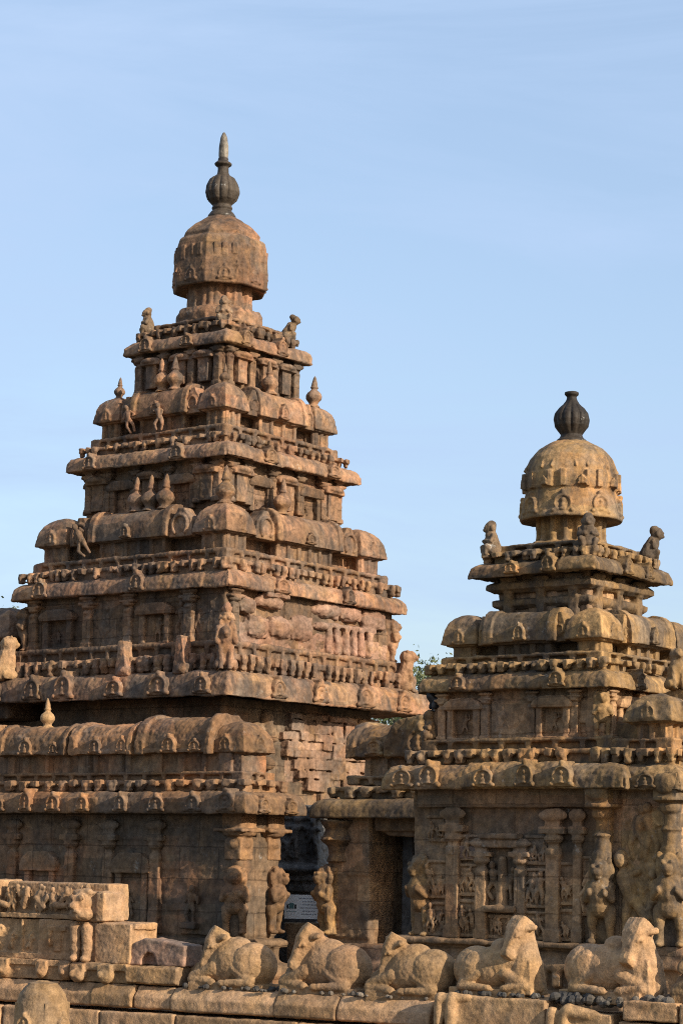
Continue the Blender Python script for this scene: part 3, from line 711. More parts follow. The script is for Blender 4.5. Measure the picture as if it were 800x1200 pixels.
# ground storey, richly carved
mb = MB(); mb.box(-1.6, 1.95, -1.75, 1.75, 2.25, 4.8)
r = random.Random(21)
z = 2.3
for hh in (0.5, 0.45, 0.52, 0.48, 0.45):
    x = -1.6
    while x < 1.9:
        w = r.uniform(0.45, 0.95); d = r.uniform(0.0, 0.05)
        for k in range(4): mb.box(x + .008, min(x + w, 1.78) - .008, -1.76 - d, -1.6, z + .008, z + hh - .008, RZ(k * PI / 2) if k else None)
        x += w
    z += hh
mb.box(-1.66, 2.0, -1.9, 1.85, 4.32, 4.66)
w0 = sring('lower_wall', mb, M_SMALLWALL, vox=0.028)
yw = -1.80
def put(name, mbx, mat, x, z, par=w0, vox=0.016, y=yw, rz=0.0, sm=1):
    return obj(name, sculpt(name, mbx, vox, sm, (0.3, 0.025), (0.06, 0.008)), mat, par, (x, y, z), rz)
put('half_column', pilaster_mb(2.02, 0.24, 0.10), M_SMALLWALL, -0.98, 2.3)
put('half_column', pilaster_mb(1.55, 0.2, 0.10), M_SMALLWALL, -0.44, 2.3)
put('half_column', pilaster_mb(2.0, 0.15, 0.09), M_SMALLWALL, 1.30, 2.3)
put('half_column', pilaster_mb(1.55, 0.2, 0.10), M_SMALLWALL, 0.28, 2.3)
put('half_column', pilaster_mb(2.0, 0.24, 0.10), M_SMALLWALL, 0.87, 2.3)
mb = MB(); mb.box(-0.3, 0.3, -0.16, 0, 0, 0.1); mb.box(-0.33, 0.33, -0.14, 0, 0.98, 1.12); mb.box(-0.36, 0.36, -0.18, 0, 1.12, 1.2); mb.ell((0.0, -0.12, 0.05), (0.34, 0.08, 0.06))
figure_relief(mb, -0.27, 0.27, 0.1, 0.95, -0.02, 2, r); mb.cap((0, -0.02, 0.1), (0, -0.02, 0.8), 0.09, 0.07)
put('niche', mb, M_SMALLWALL, -0.07, 2.72)
for x0, x1, za, zb, n in ((-1.5, -1.12, 2.32, 2.85, 2), (-1.5, -1.12, 2.9, 3.5, 2), (-0.88, -0.5, 2.32, 2.9, 2), (-0.88, -0.5, 2.95, 3.45, 2), (-0.32, 0.2, 2.32, 2.68, 3), (0.36, 0.78, 2.32, 2.75, 2), (0.36, 0.78, 2.8, 3.4, 2), (0.98, 1.22, 2.32, 2.8, 1), (0.98, 1.22, 2.85, 3.5, 1), (-1.5, -1.1, 3.78, 4.2, 2), (0.36, 0.78, 3.45, 3.9, 2), (-0.88, -0.5, 3.5, 3.9, 1), (1.35, 1.6, 2.7, 3.6, 1)):
    mb = MB(); mb.box(0, x1 - x0, -0.01, 0.1, 0, zb - za); figure_relief(mb, 0.02, x1 - x0 - 0.02, 0.02, zb - za, -0.06, n, r); figure_relief(mb, 0.02, x1 - x0 - 0.02, 0.02, (zb - za) * 0.6, -0.04, n + 1, r)
    for zz in (0.0, zb - za - 0.05): mb.box(-0.01, x1 - x0 + 0.01, -0.045, 0.1, zz, zz + 0.05)
    put('relief_panel', mb, M_SMALLWALL, x0, za, vox=0.013)
mb = MB(); mb.box(0, 0.62, -0.05, 0.1, 0, 0.2)
put('patch_stone', mb, M_PINK, -1.12, 3.52)
put('corner_lion', slim(lion_upright(1.3), 0.8), M_SMALL, -1.62, 2.3, rz=-0.2, sm=1, y=-1.74)
put('corner_lion', slim(lion_upright(1.32), 0.84), M_SMALL, 1.74, 2.3, y=-1.86, rz=0.2, sm=1)
def lion_column(h):
    mb = MB()
    mb.lathe([(0.17, 0), (0.16, 0.1), (0.12, 0.16), (0.12, 0.34), (0.16, 0.38), (0.10, 0.44), (0.095, 0.6), (0.15, 0.65), (0.17, 0.72), (0.14, 0.76), (0.28, 0.8), (0.28, 0.85), (0.15, 0.88)], n=16)
    mb.box(-0.2, 0.2, -0.2, 0.2, 0.86, 1.2); mb.ell((0, -0.2, 1.05), (0.2, 0.08, 0.16))
    mb.box(-0.12, 0.12, 0, 0.3, 0, 1.1)
    return mb
put('half_column', lion_column(1.2), M_SMALL, 1.74, 3.52, y=-1.86)
# side and back walls carry plain half columns
pil3 = sculpt('half_column', pilaster_mb(2.02, 0.22, 0.14), 0.022, 1, (0.3, 0.04), (0.06, 0.015))
for x in (-1.3, -0.5, 0.5, 1.3):
    obj('half_column', pil3, M_SMALLWALL, w0, (x, 1.78, 2.3), PI); obj('half_column', pil3, M_SMALLWALL, w0, (-1.63, x, 2.3), -PI / 2)
# projecting bay on the right hand side
BX0, BX1, BY0, BY1 = 1.7, 2.98, -1.72, 1.2
bcx, bcy, bhx, bhy = (BX0 + BX1) / 2, (BY0 + BY1) / 2, (BX1 - BX0) / 2, (BY1 - BY0) / 2
mb = MB(); mb.box(BX0, BX1, BY0, BY1, 2.2, 4.9); mb.box(BX0, BX1 + 0.18, BY0 - 0.14, BY1 + 0.14, 0.3, 1.6); mb.box(BX0, BX1 + 0.05, BY0 - 0.02, BY1 + 0.02, 1.6, 1.95); mb.box(BX0, BX1 + 0.16, BY0 - 0.12, BY1 + 0.12, 1.95, 2.3)
bay = sring('bay_wall', mb, M_SMALLWALL, vox=0.03)
mb = MB(); figure_relief(mb, 0, 0.8, 0, 1.4, 0, 2, r); figure_relief(mb, 0.05, 0.75, 1.2, 2.1, 0, 2, r); mb.box(0, 0.8, 0, 0.1, 0, 2.0)
put('relief_panel', mb, M_SMALL, BX0 + 0.28, 2.32, bay, y=BY0 - 0.01)
put('corner_lion', slim(lion_upright(1.42), 0.86), M_SMALL, BX1 - 0.12, 2.3, bay, y=BY0 - 0.08, rz=0.35, sm=1)
put('half_column', lion_column(1.2), M_SMALL, BX1 - 0.12, 3.62, bay, y=BY0 - 0.05)
for y in (-1.1, -0.4, 0.3, 1.0): obj('half_column', pil3, M_SMALLWALL, bay, (BX1 + 0.01, y, 2.3), PI / 2)
s0b = cornice_part(small, bhx + 0.12, bhy + 0.25, 4.58, 4.97, 0.5, M_SMALL, VS, bcx, bcy, (0.4, 0.05))
for x in (0.25,): kudu(0.36, s0b, 0, bcx + x, bhy + 0.25 - bcy, 4.6, M_SMALL)
obj('carved_frieze', sculpt('carved_frieze', frieze_mb(bhx - 0.02, bhy + 0.1, 4.96, 5.2, 0.2, bcx, bcy), 0.02, 1, (0.4, 0.04), (0.06, 0.015)), M_SMALL, small)
sring('moulding', moulding_mb(bhx - 0.1, bhy + 0.02, 5.2, 5.36, bcx, bcy))
for yy, nm in ((-1.42, 0), (-0.25, 1), (0.9, 2)):
    mb = kuta_mb(0.80, 0.26, 0.44) if nm != 1 else shala_mb(1.1, 0.8, 0.26, 0.5)
    o = obj('corner_shrine' if nm != 1 else 'barrel_shrine', sculpt('roof_shrine', mb, 0.022, 1, (0.4, 0.05), (0.07, 0.015)), M_SMALL, small, (bcx + 0.16, yy, 5.33) if nm != 1 else (bcx + 0.52, yy, 5.33), 0 if nm != 1 else PI / 2)
mb = MB(); mb.box(BX0 - 0.3, BX1 - 0.35, BY0 + 0.4, BY1 - 0.3, 4.8, 5.65); sring('bay_core', mb, M_SMALL, vox=0.04)

# main cornice of the small tower
s0 = cornice_part(small, 2.2, 2.15, 4.60, 4.98, 0.7, M_SMALL, VS, 0.06, 0.0, (0.4, 0.05))
for x in (-1.83, -1.32, -0.25, 0.52, 1.2): kudu(0.45, s0, 0, x + 0.06, 2.15, 4.62, M_SMALL)
for k in (2, 3):
    for x in (-1.4, -0.5, 0.5, 1.4): kudu(0.45, s0, k, x, 2.15, 4.62, M_SMALL)
sring('carved_frieze', frieze_mb(1.92, 1.86, 4.97, 5.22, 0.24, 0.06), vox=0.02)
sring('moulding', moulding_mb(1.78, 1.74, 5.22, 5.40, 0.06))
sw1 = solid_storey('storey_wall', small, 1.54, 1.54, 5.3, 6.2, M_SMALLWALL, VS, 0.0, 0.0, corner=0.24, proj=0.05, seed=8)
nic3 = sculpt('niche', niche_mb(0.5, 0.68, 0.12), 0.016, 1, (0.3, 0.03), (0.06, 0.012))
pil4 = sculpt('half_column', pilaster_mb(0.76, 0.14, 0.1), 0.016, 1, (0.3, 0.03), (0.06, 0.012))
for k in range(4):
    for x in (-0.95, 0.72): obj('niche', nic3, M_SMALLWALL, sw1, side(k, x, 1.56, 5.38), k * PI / 2)
    for x in (-1.38, -0.55, 0.32, 1.1): obj('half_column', pil4, M_SMALLWALL, sw1, side(k, x, 1.56, 5.38), k * PI / 2)
mb = MB(); mb.box(0, 0.72, -0.03, 0.1, 0, 0.6); figure_relief(mb, 0.05, 0.68, 0.05, 0.55, -0.02, 4, r)
put('relief_panel', mb, M_SMALLWALL, -0.46, 5.42, sw1, y=-1.55)
cs = sculpt('corner_carving', lion_upright(0.74), 0.016, 2, (0.3, 0.04), (0.06, 0.015))
obj('corner_carving', cs, M_SMALL, sw1, (1.52, -1.54, 5.38), PI / 4)
obj('corner_carving', sculpt('corner_carving', dwarf_seated(0.5), 0.016, 2, (0.3, 0.05), (0.06, 0.015)), M_SMALL, sw1, (-1.62, -1.62, 5.38), -PI / 4)

s1 = cornice_part(small, 1.755, 1.755, 6.15, 6.43, 0.5, M_SMALL, VS, big=(0.4, 0.05))
for k in range(4):
    for x in ((-1.0, 0.85) if k == 0 else (-0.8, 0.7)): kudu(0.36, s1, k, x, 1.755, 6.17, M_SMALL)
sring('carved_frieze', frieze_mb(1.64, 1.64, 6.42, 6.6, 0.2), vox=0.018)
sring('moulding', moulding_mb(1.52, 1.52, 6.6, 6.73))
hara(small, 1.50, 6.70, 0.22, 0.44, 0.66, 1.2, 0.6, M_SMALL, 0.015, {}, 0.3, {}, 0.2)
sw2 = solid_storey('storey_wall', small, 0.80, 0.80, 6.6, 8.1, M_SMALLWALL, 0.022, corner=0.18, proj=0.04, seed=9)
mb = MB()
mb.ring([(-0.3, 7.52), (0.04, 7.52), (0.12, 7.58), (0.12, 7.66), (0.02, 7.7), (-0.3, 7.7)], 0.80, 0.80)
mb.ring([(-0.3, 7.78), (0.1, 7.78), (0.2, 7.84), (0.2, 7.92), (0.1, 7.98), (-0.3, 8.0)], 0.80, 0.80)
for k in range(4):
    for x in (-0.62, 0.0, 0.62): mb.merge(pilaster_mb(0.75, 0.16, 0.12), RZ(k * PI / 2) @ TR(x, -0.82, 7.3))
sring('bracket_course', mb, vox=0.018)
s2 = cornice_part(small, 1.20, 1.20, 8.03, 8.28, 0.5, M_SMALL, 0.022, big=(0.4, 0.05))
for k in range(4):
    for x in (-0.3, 0.35): kudu(0.3, s2, k, x, 1.2, 8.05, M_SMALL)
sring('carved_frieze', frieze_mb(1.0, 1.0, 8.27, 8.45, 0.2), vox=0.018)
sring('moulding', moulding_mb(0.86, 0.86, 8.44, 8.58))
mb = MB(); mb.lathe([(0.72, 8.5), (0.72, 8.62), (0.56, 8.66), (0.54, 8.72), (0.54, 9.15)], n=8, phase=PI / 8)
for i in range(16): mb.cap((0.53 * math.cos(i * PI / 8), 0.53 * math.sin(i * PI / 8), 8.6), (0.53 * math.cos(i * PI / 8), 0.53 * math.sin(i * PI / 8), 9.1), 0.06, 0.06)
sring('neck', mb, vox=0.018)
mb = MB()
mb.lathe([(0.45, 9.10), (0.70, 9.05), (0.82, 9.0), (0.845, 9.03), (0.82, 9.12), (0.785, 9.3), (0.75, 9.46), (0.735, 9.48), (0.765, 9.5), (0.775, 9.6), (0.77, 9.75), (0.755, 9.78), (0.745, 9.86), (0.68, 10.04), (0.54, 10.2), (0.38, 10.3), (0.28, 10.34), (0.22, 10.35)], n=40)
for i in range(8):
    M = RZ((i + 0.5) * PI / 4 + PI / 2)
    mb.merge(kudu_mb(0.36), M @ TR(0, -0.80, 9.06))
    mb.box(-0.05, 0.05, -0.815, -0.7, 9.5, 9.78, M); mb.box(-0.26, -0.19, -0.80, -0.7, 9.5, 9.76, M); mb.merge(kudu_mb(0.16), M @ TR(0.3, -0.76, 9.52))
    mb.torus_arch(0, 0, 0.2, 0.02, 0, 0, PI, M=M @ TR(0, -0.74, 9.84) @ Matrix.Rotation(-0.5, 4, 'X'))
sring('dome', mb, vox=0.015, big=(0.3, 0.025), fine=(0.06, 0.012))
mb = big_finial([(0.26, 10.30), (0.25, 10.37), (0.20, 10.41), (0.175, 10.46), (0.22, 10.52), (0.285, 10.61), (0.302, 10.71), (0.285, 10.81), (0.22, 10.90), (0.145, 10.97), (0.095, 11.04), (0.08, 11.09), (0.085, 11.11), (0.115, 11.14), (0.115, 11.18), (0.07, 11.19)], 72, 12, (10.50, 11.0), M_BASALT)
obj('finial', sculpt('finial', mb, 0.012, 0, (0.25, 0.018), (0.05, 0.006)), M_BASALT, small)
G = 'seated figures guarding the tower domes'
zc = 8.40; gan2 = [sculpt('seated_figure', dwarf_seated(0.58, b), 0.013, 3, (0.25, 0.05), (0.06, 0.012)) for b in (0.0, 0.0, 0.2)]
statue('seated_figure', gan2[0], M_FIGURE, 'dark pointed-head stone figure on the left end of the smaller tower top ledge', 'statue', (SX - 0.93, SY - 0.93, zc), -PI / 4, G, 1.0)
statue('seated_figure', gan2[1], M_FIGURE, 'pale stone figure seated in front of the rounded dome neck', 'statue', (SX + 0.86, SY - 0.88, zc), PI / 4 - 0.1, G, 1.0)
statue('seated_figure', gan2[2], M_FIGURE, 'hunched stone figure on the right end of the smaller tower top ledge', 'statue', (SX + 0.93, SY + 0.9, zc), PI * 0.75, G, 1.0)
statue('animal_statue', sculpt('animal_statue', lion_seated(0.66), 0.016, 3, (0.3, 0.06), (0.06, 0.015)), M_SMALL, 'eroded seated stone animal above the domed roof at the right edge', 'statue', (SX + 2.45, SY - 0.9, 6.12), PI * 0.3, None)
print('small', round(time.time() - T0, 1), TOTAL[0], flush=True)

# ------------------------------------------------------------------ long gallery in front of the great tower
gallery = thing('gallery_building', 'long low stone gallery with a row of wagon-vault roofs and weathered dark wall', 'building', (-33.5, 34.9, 0))
GX, GY = -33.5, 34.9
gx0, gx1 = -42.0, -28.5
hx = (gx1 - gx0) / 2; gc = (gx0 + gx1) / 2 - GX
VA = 0.021
def gpart(name, mb, mat=M_ANNEX, vox=VA, big=(0.45, 0.05), fine=(0.07, 0.018)):
    return obj(name, sculpt(name, mb, vox, 1, big, fine), mat, gallery)
mb = MB(); r = random.Random(33)
mb.box(gc - hx + 0.5, gc + hx - 0.5, -0.42, 0.72, 1.9, 4.45)
for z, hh in ((2.0, 0.62), (2.62, 0.62), (3.24, 0.56), (3.8, 0.3), (4.1, 0.26)):
    x = gc - hx + 0.5
    while x < gc + hx - 0.5:
        w = r.uniform(0.6, 1.4); d = r.uniform(0.0, 0.06)
        mb.box(x + .01, min(x + w, gc + hx - 0.5) - .01, -0.45 - d, -0.2, z + .01, z + hh - .01); x += w
    for k in range(2): mb.box(gc + hx - 0.8, gc + hx - 0.5 + r.uniform(0.0, 0.05), -0.45 + k * 0.6, 0.13 + k * 0.6, z + .01, z + hh - .01)
gw = gpart('wall', mb, M_ANNEXWALL, 0.03)
mb = MB()
mb.ring([(-0.6, 0), (0.32, 0), (0.32, 0.9), (0.2, 0.95), (0.2, 1.2), (0.26, 1.25), (0.26, 1.45), (0.1, 1.5), (0.02, 1.55), (0.02, 1.78), (0.14, 1.8), (0.16, 1.9), (0.05, 1.95), (-0.6, 2.0)], hx - 0.45, 0.6, gc, 0.15)
for i in range(44): mb.cbox((gc + hx - 0.7 - i * 0.29, -0.5, 1.66), (0.15, 0.16, 0.2), rot=(0, 0, 0))
for i in range(4): mb.cbox((gc + hx - 0.42, -0.3 + i * 0.3, 1.66), (0.16, 0.15, 0.2))
gpart('plinth', mb, M_ANNEXWALL, 0.035)

mb = MB(); mb.ring(cornice_prof(4.32, 4.74, 0.5), hx, 0.92, gc, 0.02)
x = gc - hx
while x < gc + hx - 0.2:
    w = rnd.uniform(0.9, 1.7); w = min(w, gc + hx - x); d = rnd.uniform(-0.02, 0.05)
    if d > 0: mb.box(x + .01, x + w - .01, -0.9 - d, -0.6, 4.36, 4.62)
    x += w
gcor = gpart('cornice', mb, M_ANNEX, 0.02, (0.4, 0.06))
for px in (-7.7, -6.9, -6.0, -5.1, -4.3, -3.4, -2.63, -1.55, -0.75, 0.0, 0.85, 1.9, 2.78, 3.72, 4.6): kudu(0.46, gcor, 0, px, 0.9, 4.34, M_ANNEX)
for y in (-0.35, 0.45): kudu(0.42, gcor, 1, y, hx + gc, 4.34, M_ANNEX)
gpart('carved_frieze', frieze_mb(hx - 0.28, 0.62, 4.73, 4.98, 0.36, gc, 0.02), M_ANNEX, 0.022)
gpart('moulding', moulding_mb(hx - 0.42, 0.5, 4.98, 5.14, gc, 0.02))
mb = MB(); mb.box(gc - hx + 0.6, gc + hx - 0.75, -0.36, 0.42, 5.05, 5.62)
x = gc - hx + 0.6
while x < gc + hx - 0.7:
    mb.box(x, x + r.uniform(0.12, 0.4), -0.44, 0, 5.1, 5.52); x += r.uniform(0.35, 0.7)
gpart('attic_wall', mb, M_ANNEXWALL, 0.028)
def lying_roof(L, w, h, r, gable=True):
    mb = MB(); P = barrel_poly(w, h)
    M = RZ(PI / 2)
    mb.extrude(P, -L / 2, L / 2, M)
    P2 = [(x * 1.10, z * 1.11 - 0.02) for x, z in P]
    mb.extrude(P2, L / 2 - 0.17, L / 2 + 0.03, M); mb.extrude(P2, -L / 2 - 0.02, -L / 2 + 0.1, M)
    mb.box(-L / 2, L / 2, -w / 2 - 0.03, -w / 2 + 0.06, 0, 0.07)
    return mb
roofs = [(-33.72 - 2.07 * 3 + 1.0, 1.9), (-33.72 - 2.07 * 2 + 1.0, 1.9), (-34.55, 1.95), (-32.55, 1.72), (-30.62, 1.86)]
for i, (x, L) in enumerate(roofs):
    o = obj('vault_roof', sculpt('vault_roof', lying_roof(L, 1.15, 0.62 + 0.1 * (i == 4), r), 0.02, 1, (0.45, 0.09), (0.07, 0.022)), M_ANNEX, gallery, (x - GX, -0.02, 5.5), r.uniform(-.03, .03))
    kudu(0.42, o, 0, -0.1, 0.57, 0.0, M_ANNEX); kudu(0.34, o, 0, 0.62, 0.55, 0.02, M_ANNEX)
    if i == 2: finial(0.64, o, (0.0, -0.1, 0.58), M_GOLD)
mb = kuta_mb(0.92, 0.02, 0.62); o = obj('corner_shrine', sculpt('corner_shrine', mb, 0.018, 1, (0.4, 0.05), (0.07, 0.015)), M_ANNEX, gallery, (-29.40 - GX, 0.02, 5.48))
mb = MB(); mb.box(-0.36, 0.36, -0.36, 0.36, 5.0, 5.55, TR(-29.40 - GX, 0, 0)); gpart('attic_wall', mb, M_ANNEXWALL)
# wall decoration
def gput(name, mbx, mat, x, z, y=-0.48, rz=0.0, sm=1, vox=0.018):
    return obj(name, sculpt(name, mbx, vox, sm, (0.3, 0.035), (0.06, 0.015)), mat, gw, (x - GX, y, z), rz)
pg = sculpt('half_column', pilaster_mb(2.2, 0.26, 0.12), 0.022, 1, (0.3, 0.04), (0.06, 0.015))
for x in (-40.4, -38.6, -36.6, -35.0, -33.35, -32.3, -31.05): obj('half_column', pg, M_ANNEXWALL, gw, (x - GX, -0.47, 2.0), 0)
for x in (-31.65, -34.2): gput('niche', niche_mb(0.7, 1.5, 0.1), M_ANNEXWALL, x, 2.1)
mb = standing_figure(1.15, random.Random(3)); mb.box(-0.2, 0.2, -0.12, 0.1, 0, 0.12)
gput('relief_figure', mb, M_ANNEXWALL, -30.1, 2.12, y=-0.53)
gput('corner_lion', lion_upright(1.3), M_ANNEX, -29.06, 2.05, rz=0.55, y=-0.44, sm=2)
gput('corner_lion', lion_upright(1.3), M_ANNEX, -28.98, 2.05, rz=PI / 2 + 0.3, y=0.6, sm=2)
for y in (-0.3, 0.55):
    mb = MB(); mb.box(-0.24, 0.24, -0.24, 0.24, 0.62, 0.9); mb.ell((0, 0, 0.5), (0.34, 0.34, 0.09)); mb.box(-0.36, 0.36, -0.36, 0.36, 0.53, 0.6); mb.ell((0, 0, 0.3), (0.26, 0.26, 0.16)); mb.box(-0.2, 0.2, -0.2, 0.2, 0, 0.4)
    gput('capital', mb, M_ANNEX, -29.12, 3.45, y=y, vox=0.022)
print('gallery', round(time.time() - T0, 1), TOTAL[0], flush=True)

# ------------------------------------------------------------------ passage between gallery and small tower
PX, PY = -26.0, 36.0
passage = thing('passage_building', 'low stone passage with a dark doorway between the gallery and the smaller tower', 'building', (PX, PY, 0))
def ppart(name, mb, mat, vox=0.026, big=(0.4, 0.05), fine=(0.07, 0.018), sm=1, loc=(0, 0, 0), rz=0.0, par=None):
    return obj(name, sculpt(name, mb, vox, sm, big, fine), mat, par or passage, loc, rz)
mb = MB(); r = random.Random(44)
mb.box(-2.3, -1.25, 0.35, 1.9, 0, 4.35)
for z in (0.6, 1.3, 2.0, 2.6, 3.2, 3.8):
    for x in (-2.3, -1.77): mb.box(x + .01, x + 0.51, 0.30 - r.uniform(0, .06), 0.6, z, z + 0.58)
pw = ppart('wall', mb, M_SMALLWALL, 0.03)
mb = MB(); mb.box(-1.05, 3.2, 2.7, 3.2, 0, 4.35); mb.box(1.6, 3.2, 0.4, 2.0, 0, 4.35); mb.box(-2.3, -0.9, 1.8, 3.0, 0, 4.35); ppart('back_wall', mb, M_BLACK, 0.05)  # near-black colour paints in the shade of the doorway recess
mb = MB(); mb.box(-1.05, 0.2, 1.3, 1.5, 0, 1.5); mb.box(-1.0, -0.75, 1.0, 2.4, 0, 4.2); ppart('inner_jamb', mb, M_BLACK, 0.035)  # jamb coloured near-black as well, deepening the doorway's painted shade
mb = MB(); mb.box(-1.2, 1.8, 0.36, 2.8, 4.05, 4.4); mb.extrude([(-1.2, 4.1), (-0.9, 3.95), (0.6, 3.95), (1.6, 3.98), (1.8, 4.3), (-1.2, 4.3)], 0.45, 0.75); ppart('lintel', mb, M_SMALLWALL, 0.03)
mb = MB(); mb.ring(cornice_prof(4.29, 4.66, 0.4), 2.9, 1.5, 0.4, 1.5)
mb.box(-2.2, 3.0, 0.3, 2.8, 4.3, 4.6)
ppart('cornice', mb, M_SMALL, 0.028)
ppart('carved_frieze', frieze_mb(2.6, 1.2, 4.65, 4.9, 0.4, 0.4, 1.5), M_SMALL, 0.022)
ppart('moulding', moulding_mb(2.4, 1.05, 4.96, 5.12, 0.4, 1.5), M_SMALL)
mb = MB(); mb.box(-1.75, 2.6, 0.75, 2.2, 4.6, 5.6)
for i in range(9): mb.box(-1.7 + i * .42, -1.55 + i * .42, 0.66, 0.9, 5.1, 5.5)
ppart('attic_wall', mb, M_SMALLWALL)
mb = lying_roof(1.35, 1.5, 0.66, r); o = ppart('vault_roof', mb, M_SMALL, 0.026, (0.45, 0.10), (0.07, 0.02), 2, (-1.35, 1.3, 5.48))
kudu(0.5, o, 0, 0.05, 0.76, 0.02, M_SMALL)
mb = MB(); P = barrel_poly(1.6, 0.72); mb.extrude(P, -0.85, 1.0); mb.extrude([(x * 1.1, z * 1.1 - .02) for x, z in P], -0.95, -0.75); mb.merge(kudu_mb(0.6), TR(0, -0.98, 0.02)); mb.ell((0, 0, 0.72), (0.3, 0.8, 0.12))
ppart('gabled_roof', mb, M_SMALL, 0.026, (0.45, 0.10), (0.07, 0.02), 2, (-0.15, 1.3, 5.48))
ppart('corner_lion', lion_upright(1.35), M_SMALL, 0.018, (0.3, 0.04), (0.06, 0.015), 2, (-2.22, 0.28, 2.05), -0.5, pw)
mb = MB(); mb.lathe([(0.26, 0), (0.2, 0.15), (0.24, 0.3), (0.4, 0.42), (0.34, 0.5), (0.3, 0.62), (0.42, 0.8)], n=16); ppart('capital', mb, M_SMALL, 0.02, loc=(-2.05, 0.38, 3.45), par=pw)
mb = MB(); mb.box(-2.45, 3.0, 0.1, 2.5, 0, 1.55); mb.box(-2.4, 3.0, 0.2, 2.5, 1.5, 1.9); ppart('plinth', mb, M_ANNEXWALL, 0.04)

# black carved pier seen deep in the gap, and the sign in front of it
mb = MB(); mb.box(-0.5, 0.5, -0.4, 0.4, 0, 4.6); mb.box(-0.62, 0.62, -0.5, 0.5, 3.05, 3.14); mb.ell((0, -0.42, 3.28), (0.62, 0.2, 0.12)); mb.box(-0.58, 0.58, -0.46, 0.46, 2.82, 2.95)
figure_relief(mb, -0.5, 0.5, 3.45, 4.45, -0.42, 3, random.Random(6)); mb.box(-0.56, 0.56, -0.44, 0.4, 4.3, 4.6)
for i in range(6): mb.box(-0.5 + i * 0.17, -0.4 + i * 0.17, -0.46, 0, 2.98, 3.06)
pier = thing('stone_pier', 'black carved stone pier deep in the gap behind the white sign', 'pier', (-30.75, 38.6, 0), 0.3)
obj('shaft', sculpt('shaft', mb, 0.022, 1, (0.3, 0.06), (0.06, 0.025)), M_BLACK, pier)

M_BOARD = plain('white_board', (0.80, 0.80, 0.78), 0.5, var=0.02); M_INK = plain('dark_ink', (0.02, 0.02, 0.025), 0.6); M_TEXT = plain('grey_ink', (0.30, 0.31, 0.34), 0.6); M_TEAL = plain('teal_ink', (0.10, 0.22, 0.22), 0.6)
sign = thing('information_sign', 'small white notice board with a dark emblem and lines of small print in the gap', 'sign', (-29.13, 36.6, 0), 0.62)
W, Hh = 0.70, 0.47; zb = 2.32
mb = MB(); mb.box(-W / 2, W / 2, -0.015, 0.015, zb, zb + Hh); board = obj('board', mb, M_BOARD, sign)
mb = MB(); mb.box(-W / 2 - .012, W / 2 + .012, -0.02, 0.02, zb - 0.03, zb - 0.002); obj('rail', mb, M_INK, sign)
mb = MB(); mb.lathe([(0.30, 0), (0.31, 0.1), (0.28, 0.2), (0.3, 2.02), (0.36, 2.12), (0.36, 2.24)], n=20, M=Matrix.Scale(0.35, 4, (0, 1, 0)) @ TR(0, 0, 0)); obj('post', sculpt('post', mb, 0.02, 1, (0.3, 0.02), (0.06, 0.01)), M_GOLD, sign, (0, 0.16, 0))
mb = MB()
ex = -W / 2 + 0.14; ez = zb + 0.24
mb.box(ex - 0.095, ex - 0.055, -0.0175, -0.015, ez - 0.045, ez + 0.035); mb.box(ex + 0.055, ex + 0.095, -0.0175, -0.015, ez - 0.045, ez + 0.035)
mb.box(ex - 0.095, ex + 0.095, -0.0172, -0.015, ez + 0.03, ez + 0.04)
obj('emblem', mb, M_INK, board)
mb = MB(); mb.box(ex - 0.045, ex + 0.045, -0.0185, -0.0155, ez - 0.045, ez + 0.03); mb.extrude([(ex - 0.06, ez + 0.032), (ex + 0.06, ez + 0.032), (ex + 0.03, ez + 0.065), (ex - 0.03, ez + 0.065)], -0.0185, -0.0155); mb.box(ex - 0.10, ex + 0.10, -0.0175, -0.015, ez - 0.105, ez - 0.098)
obj('emblem', mb, M_TEAL, board)
r = random.Random(2)
for j, (xa, xb) in enumerate(((-0.07, 0.32), (0.0, 0.25), (0.0, 0.27), (-0.04, 0.31), (0.0, 0.26), (-0.02, 0.28))):
    x = xa; z = zb + 0.39 - j * 0.062; mb = MB(); mb.box(xa, xb, -0.0162, -0.015, z, z + 0.004)
    while x < xb:
        w_ = r.uniform(0.02, 0.06); mb.box(x, min(x + w_, xb), -0.0175, -0.015, z, z + 0.02); x += w_ + 0.012
    obj('text_line', mb, M_TEXT, board)


# ------------------------------------------------------------------ low boundary wall with the bulls
WX, WY, WA = -18.0, 22.0, math.radians(6)
wall = thing('boundary_wall', 'low boundary wall of long granite blocks with a rounded coping, carrying the stone bulls', 'wall', (WX, WY, 0), WA)
def wpt(x, y, z): # point in the wall's own frame (x along it, y into the court)
    c, s = math.cos(WA), math.sin(WA)
    return (WX + c * x - s * y, WY + s * x + c * y, z)
M_COPE = stone('coping_stone', [(0.277, 0.161, 0.078), (0.373, 0.218, 0.103), (0.416, 0.239, 0.121), (0.342, 0.197, 0.096)], dark=0.4, dark_col=(0.13, 0.10, 0.075), white=0.12, ochre=0.15, grain=0.26, rnd_amt=0.5, blocks=0.35, greyed=0.3, bump=0.8)
VW = 0.017
def wpart(name, mb, mat=M_COPE, vox=VW, big=(0.3, 0.03), fine=(0.05, 0.012), sm=1):
    return obj(name, sculpt(name, mb, vox, sm, big, fine), mat, wall)
cope = [(-0.02, 1.59), (-0.06, 1.61), (-0.06, 1.745), (0.05, 1.87), (0.56, 1.87), (0.62, 1.77), (0.62, 1.59)]
xs = [-9.5, -7.9, -6.4, -5.05, -3.55, -2.05, -1.42, -0.26 - 0.0, 0.30 + 0.3, 1.18, 2.24]
xs = [-9.5, -7.9, -6.4, -5.0, -3.2, -2.62, -1.98, -1.40, 0.12, 0.98, 2.24]
